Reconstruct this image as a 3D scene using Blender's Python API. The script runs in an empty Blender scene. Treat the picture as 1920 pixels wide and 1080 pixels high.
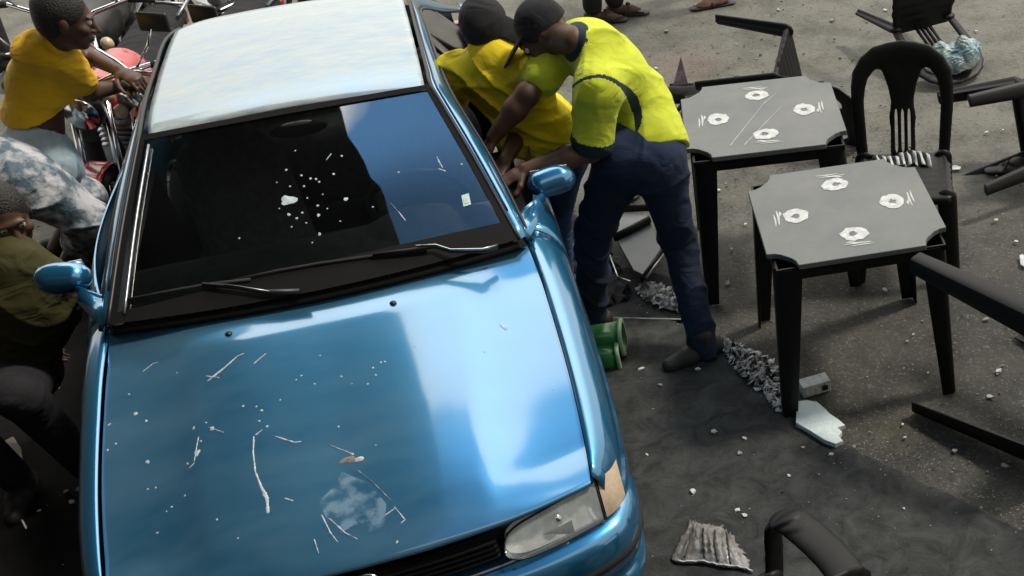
import bpy, math, random
import numpy as np
import openvdb
from mathutils import Vector, Matrix
random.seed(7); rng = np.random.default_rng(7)
SC = bpy.context.scene
COL = SC.collection
R = math.radians
PI = math.pi

# ------------------------------------------------------------------ camera
F_PX, PITCH, ROLL, CAM_H, SHX, SHY = 2149.05, 0.780347, -0.057805, 3.05668, 0.659795, 0.419134
_fw = np.array([0, math.cos(PITCH), -math.sin(PITCH)]); _r = np.array([1.0, 0, 0]); _u = np.cross(_r, _fw)
_r2 = math.cos(ROLL)*_r + math.sin(ROLL)*_u
_u2 = -math.sin(ROLL)*_r + math.cos(ROLL)*_u
cd = bpy.data.cameras.new('camera'); cam = bpy.data.objects.new('camera', cd); COL.objects.link(cam)
cam.matrix_world = Matrix(((_r2[0], _u2[0], -_fw[0], 0), (_r2[1], _u2[1], -_fw[1], 0), (_r2[2], _u2[2], -_fw[2], CAM_H), (0, 0, 0, 1)))
cd.sensor_width = 36; cd.lens = F_PX/1920*36
cd.shift_x = -SHX*1000/1920; cd.shift_y = SHY*1000/1920
cd.clip_start = 0.05; cd.clip_end = 800
SC.camera = cam

def G(px, py, z=0.0):
    """point of the place at height z seen at this position of the photograph"""
    d = _fw*F_PX + _r2*(px-960-SHX*1000) - _u2*(py-540-SHY*1000)
    t = (z-CAM_H)/d[2]
    return np.array([0, 0, CAM_H]) + d*t

# ------------------------------------------------------------------ world, sun
SUN_EL, SUN_AZ = R(54), R(68)      # azimuth from +Y towards +X
w = bpy.data.worlds.new('World'); SC.world = w; w.use_nodes = True
nt = w.node_tree; nt.nodes.clear()
out = nt.nodes.new('ShaderNodeOutputWorld'); bg = nt.nodes.new('ShaderNodeBackground')
sky = nt.nodes.new('ShaderNodeTexSky'); sky.sky_type = 'NISHITA'; sky.sun_disc = False
sky.sun_elevation = SUN_EL; sky.sun_rotation = SUN_AZ; sky.air_density = 1.4; sky.dust_density = .5; sky.ozone_density = 1.0
tc = nt.nodes.new('ShaderNodeTexCoord'); mp = nt.nodes.new('ShaderNodeMapping'); mp.inputs['Scale'].default_value = (1.6, 1.6, 2.4)
nz = nt.nodes.new('ShaderNodeTexNoise'); nz.inputs['Scale'].default_value = 1.9; nz.inputs['Detail'].default_value = 7; nz.inputs['Roughness'].default_value = .55
sep = nt.nodes.new('ShaderNodeSeparateXYZ')
low = nt.nodes.new('ShaderNodeMapRange'); low.inputs['From Min'].default_value = .948; low.inputs['From Max'].default_value = .865
low.inputs['To Min'].default_value = -.8; low.inputs['To Max'].default_value = .34
add = nt.nodes.new('ShaderNodeMath'); add.operation = 'ADD'
rmp = nt.nodes.new('ShaderNodeValToRGB'); rmp.color_ramp.elements[0].position = .48; rmp.color_ramp.elements[1].position = .66
mix = nt.nodes.new('ShaderNodeMixRGB'); mix.inputs['Color2'].default_value = (9.6, 9.2, 8.4, 1)
L = nt.links.new
L(tc.outputs['Generated'], mp.inputs['Vector']); L(mp.outputs['Vector'], nz.inputs['Vector'])
L(tc.outputs['Generated'], sep.inputs[0]); L(sep.outputs['Z'], low.inputs['Value'])
L(nz.outputs['Fac'], add.inputs[0]); L(low.outputs[0], add.inputs[1]); L(add.outputs[0], rmp.inputs['Fac'])
tn = nt.nodes.new('ShaderNodeVectorMath'); tn.operation = 'MULTIPLY'; tn.inputs[1].default_value = (.58, .92, 1.06); L(sky.outputs[0], tn.inputs[0]); L(tn.outputs[0], mix.inputs['Color1']); L(rmp.outputs['Color'], mix.inputs['Fac'])
nv = nt.nodes.new('ShaderNodeVectorMath'); nv.operation = 'NORMALIZE'; L(tc.outputs['Generated'], nv.inputs[0])
fl = nt.nodes.new('ShaderNodeVectorMath'); fl.operation = 'MULTIPLY'; fl.inputs[1].default_value = (1, 1, 0); L(nv.outputs[0], fl.inputs[0])
f2 = nt.nodes.new('ShaderNodeVectorMath'); f2.operation = 'NORMALIZE'; L(fl.outputs[0], f2.inputs[0])
dt = nt.nodes.new('ShaderNodeVectorMath'); dt.operation = 'DOT_PRODUCT'; L(f2.outputs[0], dt.inputs[0]); ga = R(-14); dt.inputs[1].default_value = (math.sin(ga), math.cos(ga), 0)
def mrange(src, a, b_, c_, d_):
    q = nt.nodes.new('ShaderNodeMapRange'); q.interpolation_type = 'SMOOTHSTEP'; q.inputs['From Min'].default_value = a; q.inputs['From Max'].default_value = b_; q.inputs['To Min'].default_value = c_; q.inputs['To Max'].default_value = d_; L(src, q.inputs['Value']); return q
sp2 = nt.nodes.new('ShaderNodeSeparateXYZ'); L(nv.outputs[0], sp2.inputs[0])
g1 = mrange(dt.outputs['Value'], .30, .85, 0, 1); g2 = mrange(sp2.outputs['Z'], .962, .905, 0, 1); g3 = mrange(sp2.outputs['Z'], .38, .66, .30, 1)
p1 = nt.nodes.new('ShaderNodeMath'); p1.operation = 'MULTIPLY'; L(g1.outputs[0], p1.inputs[0]); L(g2.outputs[0], p1.inputs[1])
p2 = nt.nodes.new('ShaderNodeMath'); p2.operation = 'MULTIPLY'; L(p1.outputs[0], p2.inputs[0]); L(g3.outputs[0], p2.inputs[1])
gm = nt.nodes.new('ShaderNodeMath'); gm.operation = 'MULTIPLY_ADD'; gm.inputs[1].default_value = 2.6; gm.inputs[2].default_value = 1.0; L(p2.outputs[0], gm.inputs[0])
ml = nt.nodes.new('ShaderNodeVectorMath'); ml.operation = 'SCALE'; L(mix.outputs[0], ml.inputs[0]); L(gm.outputs[0], ml.inputs['Scale'])
L(ml.outputs[0], bg.inputs['Color']); bg.inputs['Strength'].default_value = .085
L(bg.outputs[0], out.inputs['Surface'])
sd = bpy.data.lights.new('sun', 'SUN'); sd.energy = 2.9; sd.angle = R(8); sd.color = (1, .93, .82)
so = bpy.data.objects.new('sun', sd); COL.objects.link(so)
sv = Vector((math.sin(SUN_AZ)*math.cos(SUN_EL), math.cos(SUN_AZ)*math.cos(SUN_EL), math.sin(SUN_EL)))
so.rotation_euler = sv.to_track_quat('Z', 'Y').to_euler(); so.location = sv*20
SC.view_settings.view_transform = 'Standard'; SC.view_settings.look = 'None'
SC.view_settings.exposure = 0.0; SC.view_settings.gamma = 1.0
try:
    SC.cycles.max_bounces = 8; SC.cycles.transparent_max_bounces = 12
except Exception: pass

# ------------------------------------------------------------------ materials
MATS = {}
def mat(name, col, rough=.6, metal=0.0, var=.0, scale=8.0, bump=0.0, bscale=60.0, coat=0.0, spec=.5, col2=None, vthr=None, sheen=0):
    if name in MATS: return MATS[name]
    m = bpy.data.materials.new(name); m.use_nodes = True; n = m.node_tree; b = n.nodes['Principled BSDF']; l = n.links.new
    b.inputs['Base Color'].default_value = (*col, 1); b.inputs['Roughness'].default_value = rough; b.inputs['Metallic'].default_value = metal
    b.inputs['Coat Weight'].default_value = coat; b.inputs['Coat Roughness'].default_value = .09; b.inputs['Specular IOR Level'].default_value = spec
    if sheen: b.inputs['Sheen Weight'].default_value = sheen
    t = n.nodes.new('ShaderNodeTexCoord')
    if var or col2:
        z = n.nodes.new('ShaderNodeTexNoise'); z.inputs['Scale'].default_value = scale; z.inputs['Detail'].default_value = 8; z.inputs['Roughness'].default_value = .6
        l(t.outputs['Object'], z.inputs['Vector'])
        r = n.nodes.new('ShaderNodeValToRGB')
        c2 = col2 if col2 else tuple(min(1, c*(1+var)) for c in col)
        c1 = col if col2 else tuple(c*(1-var) for c in col)
        lo, hi = vthr if vthr else (.35, .68)
        r.color_ramp.elements[0].position = lo; r.color_ramp.elements[1].position = hi
        r.color_ramp.elements[0].color = (*c1, 1); r.color_ramp.elements[1].color = (*c2, 1)
        l(z.outputs['Fac'], r.inputs['Fac']); l(r.outputs['Color'], b.inputs['Base Color'])
    if bump:
        z2 = n.nodes.new('ShaderNodeTexNoise'); z2.inputs['Scale'].default_value = bscale; z2.inputs['Detail'].default_value = 6
        l(t.outputs['Object'], z2.inputs['Vector'])
        bn = n.nodes.new('ShaderNodeBump'); bn.inputs['Strength'].default_value = bump; bn.inputs['Distance'].default_value = .01
        l(z2.outputs['Fac'], bn.inputs['Height']); l(bn.outputs['Normal'], b.inputs['Normal'])
    MATS[name] = m
    return m
def glass(name, tint, gloss=.02, f0=.06):
    if name in MATS: return MATS[name]
    m = bpy.data.materials.new(name); m.use_nodes = True; n = m.node_tree; n.nodes.clear(); l = n.links.new
    o = n.nodes.new('ShaderNodeOutputMaterial'); tr = n.nodes.new('ShaderNodeBsdfTransparent'); tr.inputs[0].default_value = (*tint, 1)
    g = n.nodes.new('ShaderNodeBsdfGlossy'); g.inputs['Roughness'].default_value = gloss; g.inputs['Color'].default_value = (1, 1, 1, 1)
    fr = n.nodes.new('ShaderNodeFresnel'); fr.inputs['IOR'].default_value = 1.55
    a = n.nodes.new('ShaderNodeMath'); a.operation = 'ADD'; a.inputs[1].default_value = f0; a.use_clamp = True
    mx = n.nodes.new('ShaderNodeMixShader')
    l(fr.outputs[0], a.inputs[0]); l(a.outputs[0], mx.inputs[0]); l(tr.outputs[0], mx.inputs[1]); l(g.outputs[0], mx.inputs[2]); l(mx.outputs[0], o.inputs['Surface'])
    MATS[name] = m
    return m

def road_mat():
    m = bpy.data.materials.new('dusty_road'); m.use_nodes = True; n = m.node_tree; b = n.nodes['Principled BSDF']; l = n.links.new
    b.inputs['Roughness'].default_value = .72; b.inputs['Specular IOR Level'].default_value = .35
    t = n.nodes.new('ShaderNodeTexCoord')
    def noise(sc, det=8, ro=.6):
        z = n.nodes.new('ShaderNodeTexNoise'); z.inputs['Scale'].default_value = sc; z.inputs['Detail'].default_value = det; z.inputs['Roughness'].default_value = ro; l(t.outputs['Object'], z.inputs['Vector']); return z
    def ramp(src, p0, p1, c0, c1):
        r = n.nodes.new('ShaderNodeValToRGB'); r.color_ramp.elements[0].position = p0; r.color_ramp.elements[1].position = p1
        r.color_ramp.elements[0].color = (*c0, 1); r.color_ramp.elements[1].color = (*c1, 1); l(src, r.inputs['Fac']); return r
    def mixc(f, a, c, mode='MIX'):
        x = n.nodes.new('ShaderNodeMixRGB'); x.blend_type = mode
        for i, v in ((0, f), (1, a), (2, c)):
            if hasattr(v, 'outputs'): l(v.outputs[0], x.inputs[i])
            elif hasattr(v, 'links'): l(v, x.inputs[i])
            else: x.inputs[i].default_value = v if i == 0 else (*v, 1)
        return x
    big = ramp(noise(.9, 6).outputs['Fac'], .34, .68, (.034, .033, .030), (.078, .076, .064))
    # paler colour mixed in further up the road, broken up by noise
    sp_ = n.nodes.new('ShaderNodeSeparateXYZ'); l(t.outputs['Object'], sp_.inputs[0])
    mr = n.nodes.new('ShaderNodeMapRange'); mr.inputs['From Min'].default_value = 4.2; mr.inputs['From Max'].default_value = 7.6; l(sp_.outputs['Y'], mr.inputs['Value'])
    nn_ = noise(1.3, 5); ad = n.nodes.new('ShaderNodeMath'); ad.operation = 'MULTIPLY_ADD'; ad.inputs[1].default_value = .7; l(nn_.outputs['Fac'], ad.inputs[0]); l(mr.outputs[0], ad.inputs[2]); 
    dr = ramp(ad.outputs[0], .45, 1.25, (0, 0, 0), (1, 1, 1))
    c = mixc(dr, big, (.160, .158, .134))
    oli = ramp(noise(2.2, 4).outputs['Fac'], .55, .7, (0, 0, 0), (.5, .5, .5)); c = mixc(oli, c, (.115, .108, .068))
    bl = ramp(noise(3.1, 9, .68).outputs['Fac'], .34, .56, (.50, .49, .46), (1, 1, 1)); c = mixc(1.0, c, bl, 'MULTIPLY')
    spk = ramp(noise(70, 4, .7).outputs['Fac'], .56, .72, (0, 0, 0), (.7, .7, .7)); c = mixc(spk, c, (.26, .25, .22))
    drk = ramp(noise(38, 6, .75).outputs['Fac'], .30, .44, (1, 1, 1), (0, 0, 0)); c = mixc(drk, c, (.022, .022, .02))
    for (x, y, rr) in ((-1.03, 7.2, .30), (-.95, 6.55, .22), (-.40, 6.0, .20), (-.12, 5.9, .12), (.17, 5.35, .14)):
        d = n.nodes.new('ShaderNodeVectorMath'); d.operation = 'DISTANCE'; l(t.outputs['Object'], d.inputs[0]); d.inputs[1].default_value = (x, y, 0)
        a2 = n.nodes.new('ShaderNodeMath'); a2.operation = 'MULTIPLY_ADD'; a2.inputs[1].default_value = .45; l(noise(6, 5).outputs['Fac'], a2.inputs[0]); l(d.outputs['Value'], a2.inputs[2])
        q = ramp(a2.outputs[0], rr, rr+.28, (.28, .28, .28), (0, 0, 0)); c = mixc(q, c, (.24, .12, .10))
    l(c.outputs[0], b.inputs['Base Color'])
    bn = n.nodes.new('ShaderNodeBump'); bn.inputs['Strength'].default_value = .8; bn.inputs['Distance'].default_value = .012; l(noise(42, 8, .7).outputs['Fac'], bn.inputs['Height']); l(bn.outputs['Normal'], b.inputs['Normal'])
    return m
M_ROAD = road_mat()
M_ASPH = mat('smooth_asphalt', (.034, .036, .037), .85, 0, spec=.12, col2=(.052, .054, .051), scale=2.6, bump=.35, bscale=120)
M_PAINT = mat('blue_car_paint', (.03, .23, .46), .28, .72, coat=1.0, var=.04, scale=3)
M_PAINT.node_tree.nodes['Principled BSDF'].inputs['Coat IOR'].default_value = 2.1
def dusty(name, src, dust, lo, hi, mx_, scale):
    m = src.copy(); m.name = name; n = m.node_tree; l = n.links.new; b = n.nodes['Principled BSDF']; o = n.nodes['Material Output']
    d = n.nodes.new('ShaderNodeBsdfDiffuse'); d.inputs[0].default_value = (*dust, 1); x = n.nodes.new('ShaderNodeMixShader'); t = n.nodes.new('ShaderNodeTexCoord')
    z = n.nodes.new('ShaderNodeTexNoise'); z.inputs['Scale'].default_value = scale; z.inputs['Detail'].default_value = 9; z.inputs['Roughness'].default_value = .65
    mp_ = n.nodes.new('ShaderNodeMapping'); mp_.inputs['Scale'].default_value = (.6, 1.5, 1); l(t.outputs['Object'], mp_.inputs[0]); l(mp_.outputs[0], z.inputs['Vector'])
    r = n.nodes.new('ShaderNodeMapRange'); r.inputs['From Min'].default_value = .35; r.inputs['From Max'].default_value = .7; r.inputs['To Min'].default_value = lo; r.inputs['To Max'].default_value = hi
    l(z.outputs['Fac'], r.inputs['Value']); l(r.outputs[0], x.inputs[0]); l(b.outputs[0], x.inputs[1]); l(d.outputs[0], x.inputs[2]); l(x.outputs[0], o.inputs['Surface']); return m
M_ROOFP = dusty('dusty_roof_paint', M_PAINT, (.60, .64, .62), .35, .88, 1, 11)
M_HOODP = dusty('hood_paint', M_PAINT, (.22, .36, .44), .04, .20, 1, 3)
M_BLACK = mat('black_trim', (.012, .012, .013), .45)
M_RUB = mat('rubber', (.018, .018, .018), .8, bump=.1)
M_DARKIN = mat('interior_dark', (.06, .06, .062), .85, var=.3, scale=20)
M_SEAT = mat('seat_cloth', (.12, .12, .125), .95, var=.25, scale=30, bump=.2)
M_CHROME = mat('chrome', (.75, .76, .78), .15, 1.0)
M_GREYMET = mat('grey_metal', (.35, .36, .37), .35, .9, var=.2)
M_WSH = glass('windscreen_glass', (.78, .84, .82), .02, .20)
M_SIDEG = glass('side_glass', (.22, .24, .24), .05, .16)
M_LENS = mat('lamp_glass', (.50, .56, .55), .12, 0, coat=1.0, var=.25, scale=18); M_LENS.node_tree.nodes['Principled BSDF'].inputs['Alpha'].default_value = .42
M_AMBER = mat('turn_lens', (.58, .46, .32), .4, 0, coat=.6, var=.1, scale=60)
M_REFL = mat('lamp_reflector', (.80, .84, .80), .35, .1, var=.35, scale=14, bump=.3, bscale=30)
M_PLBLK = mat('black_plastic', (.004, .004, .0045), .5, spec=.3, coat=.0, var=.2, scale=10)
M_PLGREY = mat('grey_tabletop', (.10, .115, .12), .5, col2=(.17, .175, .165), scale=3.5, vthr=(.3, .75), bump=.12, bscale=160)
M_WHITE = mat('white_print', (.40, .42, .42), .7, col2=(.66, .67, .66), scale=40)
M_SKIN = mat('skin_dark', (.085, .042, .025), .5, var=.15, scale=12, bump=.05)
M_SKIN2 = mat('skin_light', (.42, .25, .18), .5, var=.1, scale=12)
M_HAIR = mat('hair', (.012, .010, .009), .6, bump=.8, bscale=150)
M_YEL = mat('yellow_cloth', (.80, .46, .006), .85, var=.10, scale=6, bump=.12, bscale=300, sheen=.1)
M_YEL2 = mat('yellow_cloth_lime', (.78, .60, .012), .85, var=.16, scale=5, bump=.12, bscale=300)
M_LIME = mat('lime_cloth', (.56, .63, .025), .8, var=.07, scale=6, bump=.12, bscale=300, sheen=.1)
M_OLIVE = mat('olive_cloth', (.045, .042, .007), .85, var=.2, scale=6, bump=.1, bscale=300)
M_NAVY = mat('navy_cloth', (.005, .022, .028), .8)
M_JEAN = mat('dark_denim', (.004, .008, .02), .85, col2=(.006, .027, .085), scale=3.5, vthr=(.4, .75), bump=.15, bscale=350)
M_JEAN2 = mat('blue_denim', (.03, .07, .16), .85, var=.35, scale=7, bump=.15, bscale=350)
M_PALE = mat('pale_denim', (.22, .33, .40), .85, col2=(.5, .58, .62), scale=6, vthr=(.35, .65), bump=.15, bscale=350)
M_ACID = mat('acid_denim', (.10, .15, .19), .85, col2=(.56, .57, .60), scale=13, vthr=(.42, .58), bump=.3, bscale=60)
M_BLKCL = mat('black_cloth', (.012, .012, .015), .9, var=.3, scale=10)
M_SHOE = mat('shoe', (.02, .018, .018), .6)
M_RED = mat('red_paint', (.45, .02, .02), .25, coat=.8)
M_GREEN = mat('green_plastic', (.03, .20, .045), .35, coat=.3, var=.15, scale=12)
M_PALEGREEN = mat('pale_green_plastic', (.35, .55, .33), .4)
M_FOAM = mat('foam_white', (.55, .66, .66), .8, col2=(.68, .76, .76), scale=14, bump=.4, bscale=50)
M_PAPER = mat('paper_white', (.68, .67, .65), .85, col2=(.25, .24, .22), scale=26, vthr=(.5, .72), bump=.5, bscale=70)
M_BAG = mat('clear_bag', (.45, .47, .48), .3, col2=(.72, .73, .74), scale=20, vthr=(.45, .6), bump=1.0, bscale=30)
M_TEAL = mat('teal_bag', (.12, .22, .25), .3, col2=(.55, .62, .62), scale=12, vthr=(.42, .62), bump=1.0, bscale=30)
M_BROWN = mat('brown_card', (.14, .12, .10), .8, col2=(.28, .26, .23), scale=9, vthr=(.35, .7), bump=.6, bscale=40)
M_DIRT = mat('grit', (.16, .15, .13), .9, col2=(.42, .41, .38), scale=4, vthr=(.45, .62))
M_PINK = mat('pink_scrap', (.42, .2, .18), .8)
M_ADDED_SHEET = mat('added_dark_sheet', (.03, .04, .045), .7, var=.3, scale=1.2)
M_ADDED_WALL = mat('added_wall_dark', (.05, .048, .045), .9, var=.3, scale=2, bump=.3)
M_SPL = mat('dried_splash', (.30, .38, .42), .5, col2=(.60, .66, .68), scale=45)
M_SEAL = mat('dull_black_seal', (.006, .006, .006), .75, spec=.15)
M_STK = mat('sticker', (.42, .62, .60), .5)

for m_ in (M_YEL, M_YEL2, M_LIME, M_OLIVE, M_JEAN, M_JEAN2, M_PALE, M_ACID, M_BLKCL):
    n_ = m_.node_tree; b_ = n_.nodes['Principled BSDF']; t_ = n_.nodes.new('ShaderNodeTexCoord'); z_ = n_.nodes.new('ShaderNodeTexNoise')
    z_.inputs['Scale'].default_value = 7; z_.inputs['Detail'].default_value = 2; z_.inputs['Roughness'].default_value = .4; z_.inputs['Distortion'].default_value = 1.3
    mp_ = n_.nodes.new('ShaderNodeMapping'); mp_.inputs['Scale'].default_value = (1, 1.3, 1.8); mp_.inputs['Rotation'].default_value = (.3, .5, .2); n_.links.new(t_.outputs['Object'], mp_.inputs[0]); n_.links.new(mp_.outputs[0], z_.inputs['Vector'])
    u_ = n_.nodes.new('ShaderNodeBump'); u_.inputs['Strength'].default_value = .5; u_.inputs['Distance'].default_value = .028; n_.links.new(z_.outputs['Fac'], u_.inputs['Height'])
    if b_.inputs['Normal'].links: n_.links.new(b_.inputs['Normal'].links[0].from_socket, u_.inputs['Normal'])
    n_.links.new(u_.outputs['Normal'], b_.inputs['Normal'])

# ------------------------------------------------------------------ object helpers
def link(o, parent=None):
    COL.objects.link(o)
    if parent is not None: o.parent = parent
    return o
def mesh(name, V, Fc, m, parent=None, smooth=True, mats=None, fm=None, solid=0, bevel=0, sub=0):
    me = bpy.data.meshes.new(name)
    me.from_pydata([tuple(map(float, v)) for v in V], [], [tuple(map(int, f)) for f in Fc])
    for mm in (mats or [m]): me.materials.append(mm)
    if fm is not None: me.polygons.foreach_set('material_index', np.asarray(fm, dtype=np.int32))
    if smooth: me.polygons.foreach_set('use_smooth', np.ones(len(me.polygons), dtype=bool))
    me.validate(); me.update()
    o = link(bpy.data.objects.new(name, me), parent)
    if solid: s = o.modifiers.new('s', 'SOLIDIFY'); s.thickness = solid; s.offset = -1
    if bevel: s = o.modifiers.new('b', 'BEVEL'); s.width = bevel; s.segments = 2; s.limit_method = 'ANGLE'
    if sub: s = o.modifiers.new('u', 'SUBSURF'); s.levels = sub; s.render_levels = sub
    return o
def thing(name, label, cat, loc=(0, 0, 0), rotz=0, group=None):
    o = bpy.data.objects.new(name, None); link(o); o.location = tuple(map(float, loc)); o.rotation_euler = (0, 0, rotz); o.empty_display_size = .1
    o['label'] = label; o['category'] = cat
    if group: o['group'] = group
    return o
def tag(o, label, cat, group=None):
    o['label'] = label; o['category'] = cat
    if group: o['group'] = group
    return o
def dup(root, label=None, group=None):
    r = root.copy(); COL.objects.link(r)
    if label: r['label'] = label
    if group: r['group'] = group
    for ch in list(root.children):
        c = ch.copy(); COL.objects.link(c); c.parent = r
        for g in ch.children:
            d = g.copy(); COL.objects.link(d); d.parent = c
    return r
class MB:
    """collects shapes into one mesh"""
    def __init__(s): s.V = []; s.F = []; s.M = []
    def add(s, V, Fc, mi=0):
        n = len(s.V); s.V += [tuple(map(float, v)) for v in V]; s.F += [tuple(int(i)+n for i in f) for f in Fc]; s.M += [mi]*len(Fc)
        return s
    def box(s, c, d, rot=None, mi=0):
        V = [(x*d[0]/2, y*d[1]/2, z*d[2]/2) for x in (-1, 1) for y in (-1, 1) for z in (-1, 1)]
        if rot is not None: V = [tuple(rot @ Vector(v)) for v in V]
        V = [(v[0]+c[0], v[1]+c[1], v[2]+c[2]) for v in V]
        return s.add(V, [(0, 1, 3, 2), (4, 6, 7, 5), (0, 4, 5, 1), (2, 3, 7, 6), (0, 2, 6, 4), (1, 5, 7, 3)], mi)
    def tube(s, P, r, n=10, flat=1, side=None, cap=True, mi=0):
        P = [np.array(p, float) for p in P]; k = len(P); rr = r if hasattr(r, '__len__') else [r]*k
        V = []; prev = None
        for i, p in enumerate(P):
            t = P[min(i+1, k-1)]-P[max(i-1, 0)]; t = t/(np.linalg.norm(t)+1e-9)
            if side is not None: a = np.array(side, float)
            elif prev is not None: a = prev
            else: a = np.array([0, 0, 1.0]) if abs(t[2]) < .9 else np.array([1.0, 0, 0])
            a = a-t*(a@t); a /= np.linalg.norm(a)+1e-9; prev = a; b = np.cross(t, a)
            for j in range(n):
                th = 2*PI*j/n; V.append(p+rr[i]*(math.cos(th)*a+flat*math.sin(th)*b))
        Fc = [(i*n+j, i*n+(j+1) % n, (i+1)*n+(j+1) % n, (i+1)*n+j) for i in range(k-1) for j in range(n)]
        if cap: Fc += [tuple(range(n))[::-1], tuple((k-1)*n+j for j in range(n))]
        return s.add(V, Fc, mi)
    def grid(s, A, mi=0, flip=False):
        A = np.asarray(A, float); a, b = A.shape[:2]
        Fc = [(i*b+j, i*b+j+1, (i+1)*b+j+1, (i+1)*b+j) for i in range(a-1) for j in range(b-1)]
        if flip: Fc = [f[::-1] for f in Fc]
        return s.add(A.reshape(-1, 3), Fc, mi)
    def prism(s, poly, z0, z1, mi=0):
        n = len(poly); V = [(x, y, z0) for x, y in poly]+[(x, y, z1) for x, y in poly]
        return s.add(V, [tuple(range(n))[::-1], tuple(range(n, 2*n))]+[(i, (i+1) % n, n+(i+1) % n, n+i) for i in range(n)], mi)
    def ring(s, c, ax, R0, r0, n=32, m=10, mi=0, flat=1):
        ax = np.array(ax, float); ax /= np.linalg.norm(ax); a = np.array([0, 0, 1.0]) if abs(ax[2]) < .9 else np.array([1.0, 0, 0]); a -= ax*(a@ax); a /= np.linalg.norm(a); b = np.cross(ax, a)
        V = []
        for i in range(n):
            d = math.cos(2*PI*i/n)*a+math.sin(2*PI*i/n)*b
            for j in range(m): th = 2*PI*j/m; V.append(np.array(c)+d*(R0+r0*math.cos(th))+ax*flat*r0*math.sin(th))
        return s.add(V, [(i*m+j, i*m+(j+1) % m, ((i+1) % n)*m+(j+1) % m, ((i+1) % n)*m+j) for i in range(n) for j in range(m)], mi)
    def disc(s, c, ax, R0, th=.01, n=28, mi=0):
        c = np.array(c, float); ax = np.array(ax, float); ax /= np.linalg.norm(ax)
        return s.tube([c-ax*th/2, c+ax*th/2], R0, n, mi=mi)
    def blob(s, c, r, n=10, jit=.0, mi=0, squash=(1, 1, 1)):
        V = []; m = n//2+1
        for i in range(m+1):
            ph = PI*i/m
            for j in range(n):
                th = 2*PI*j/n; k = r*(1+random.uniform(-jit, jit)) if 0 < i < m else r
                V.append((c[0]+k*squash[0]*math.sin(ph)*math.cos(th), c[1]+k*squash[1]*math.sin(ph)*math.sin(th), c[2]+k*squash[2]*math.cos(ph)))
        return s.add(V, [(i*n+j, (i+1)*n+j, (i+1)*n+(j+1) % n, i*n+(j+1) % n) for i in range(m) for j in range(n)], mi)
    def build(s, name, m, parent=None, **k):
        mats = k.pop('mats', None)
        return mesh(name, s.V, s.F, m, parent, mats=mats, fm=s.M if mats else None, **k)
def cr(xs, ys, x):
    """smooth interpolation through knots"""
    xs = np.asarray(xs, float); ys = np.asarray(ys, float); x = np.clip(np.asarray(x, float), xs[0], xs[-1])
    if ys.ndim == 1: ys = ys[:, None]; sq = True
    else: sq = False
    h = np.diff(xs)[:, None]; d = np.diff(ys, axis=0)/h
    m = np.vstack([d[:1], (d[:-1]*h[1:]+d[1:]*h[:-1])/(h[1:]+h[:-1]), d[-1:]]) if len(xs) > 2 else np.vstack([d, d])
    i = np.clip(np.searchsorted(xs, x, side='right')-1, 0, len(xs)-2)
    H = (xs[i+1]-xs[i])[..., None]; t = ((x-xs[i])[..., None])/H
    r = (2*t**3-3*t**2+1)*ys[i]+(t**3-2*t**2+t)*H*m[i]+(-2*t**3+3*t**2)*ys[i+1]+(t**3-t**2)*H*m[i+1]
    return r[..., 0] if sq else r
def path(P, n):
    P = np.asarray(P, float); s = np.r_[0, np.cumsum(np.linalg.norm(np.diff(P, axis=0), axis=1))]
    return cr(s, P, np.linspace(0, s[-1], n))

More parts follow.
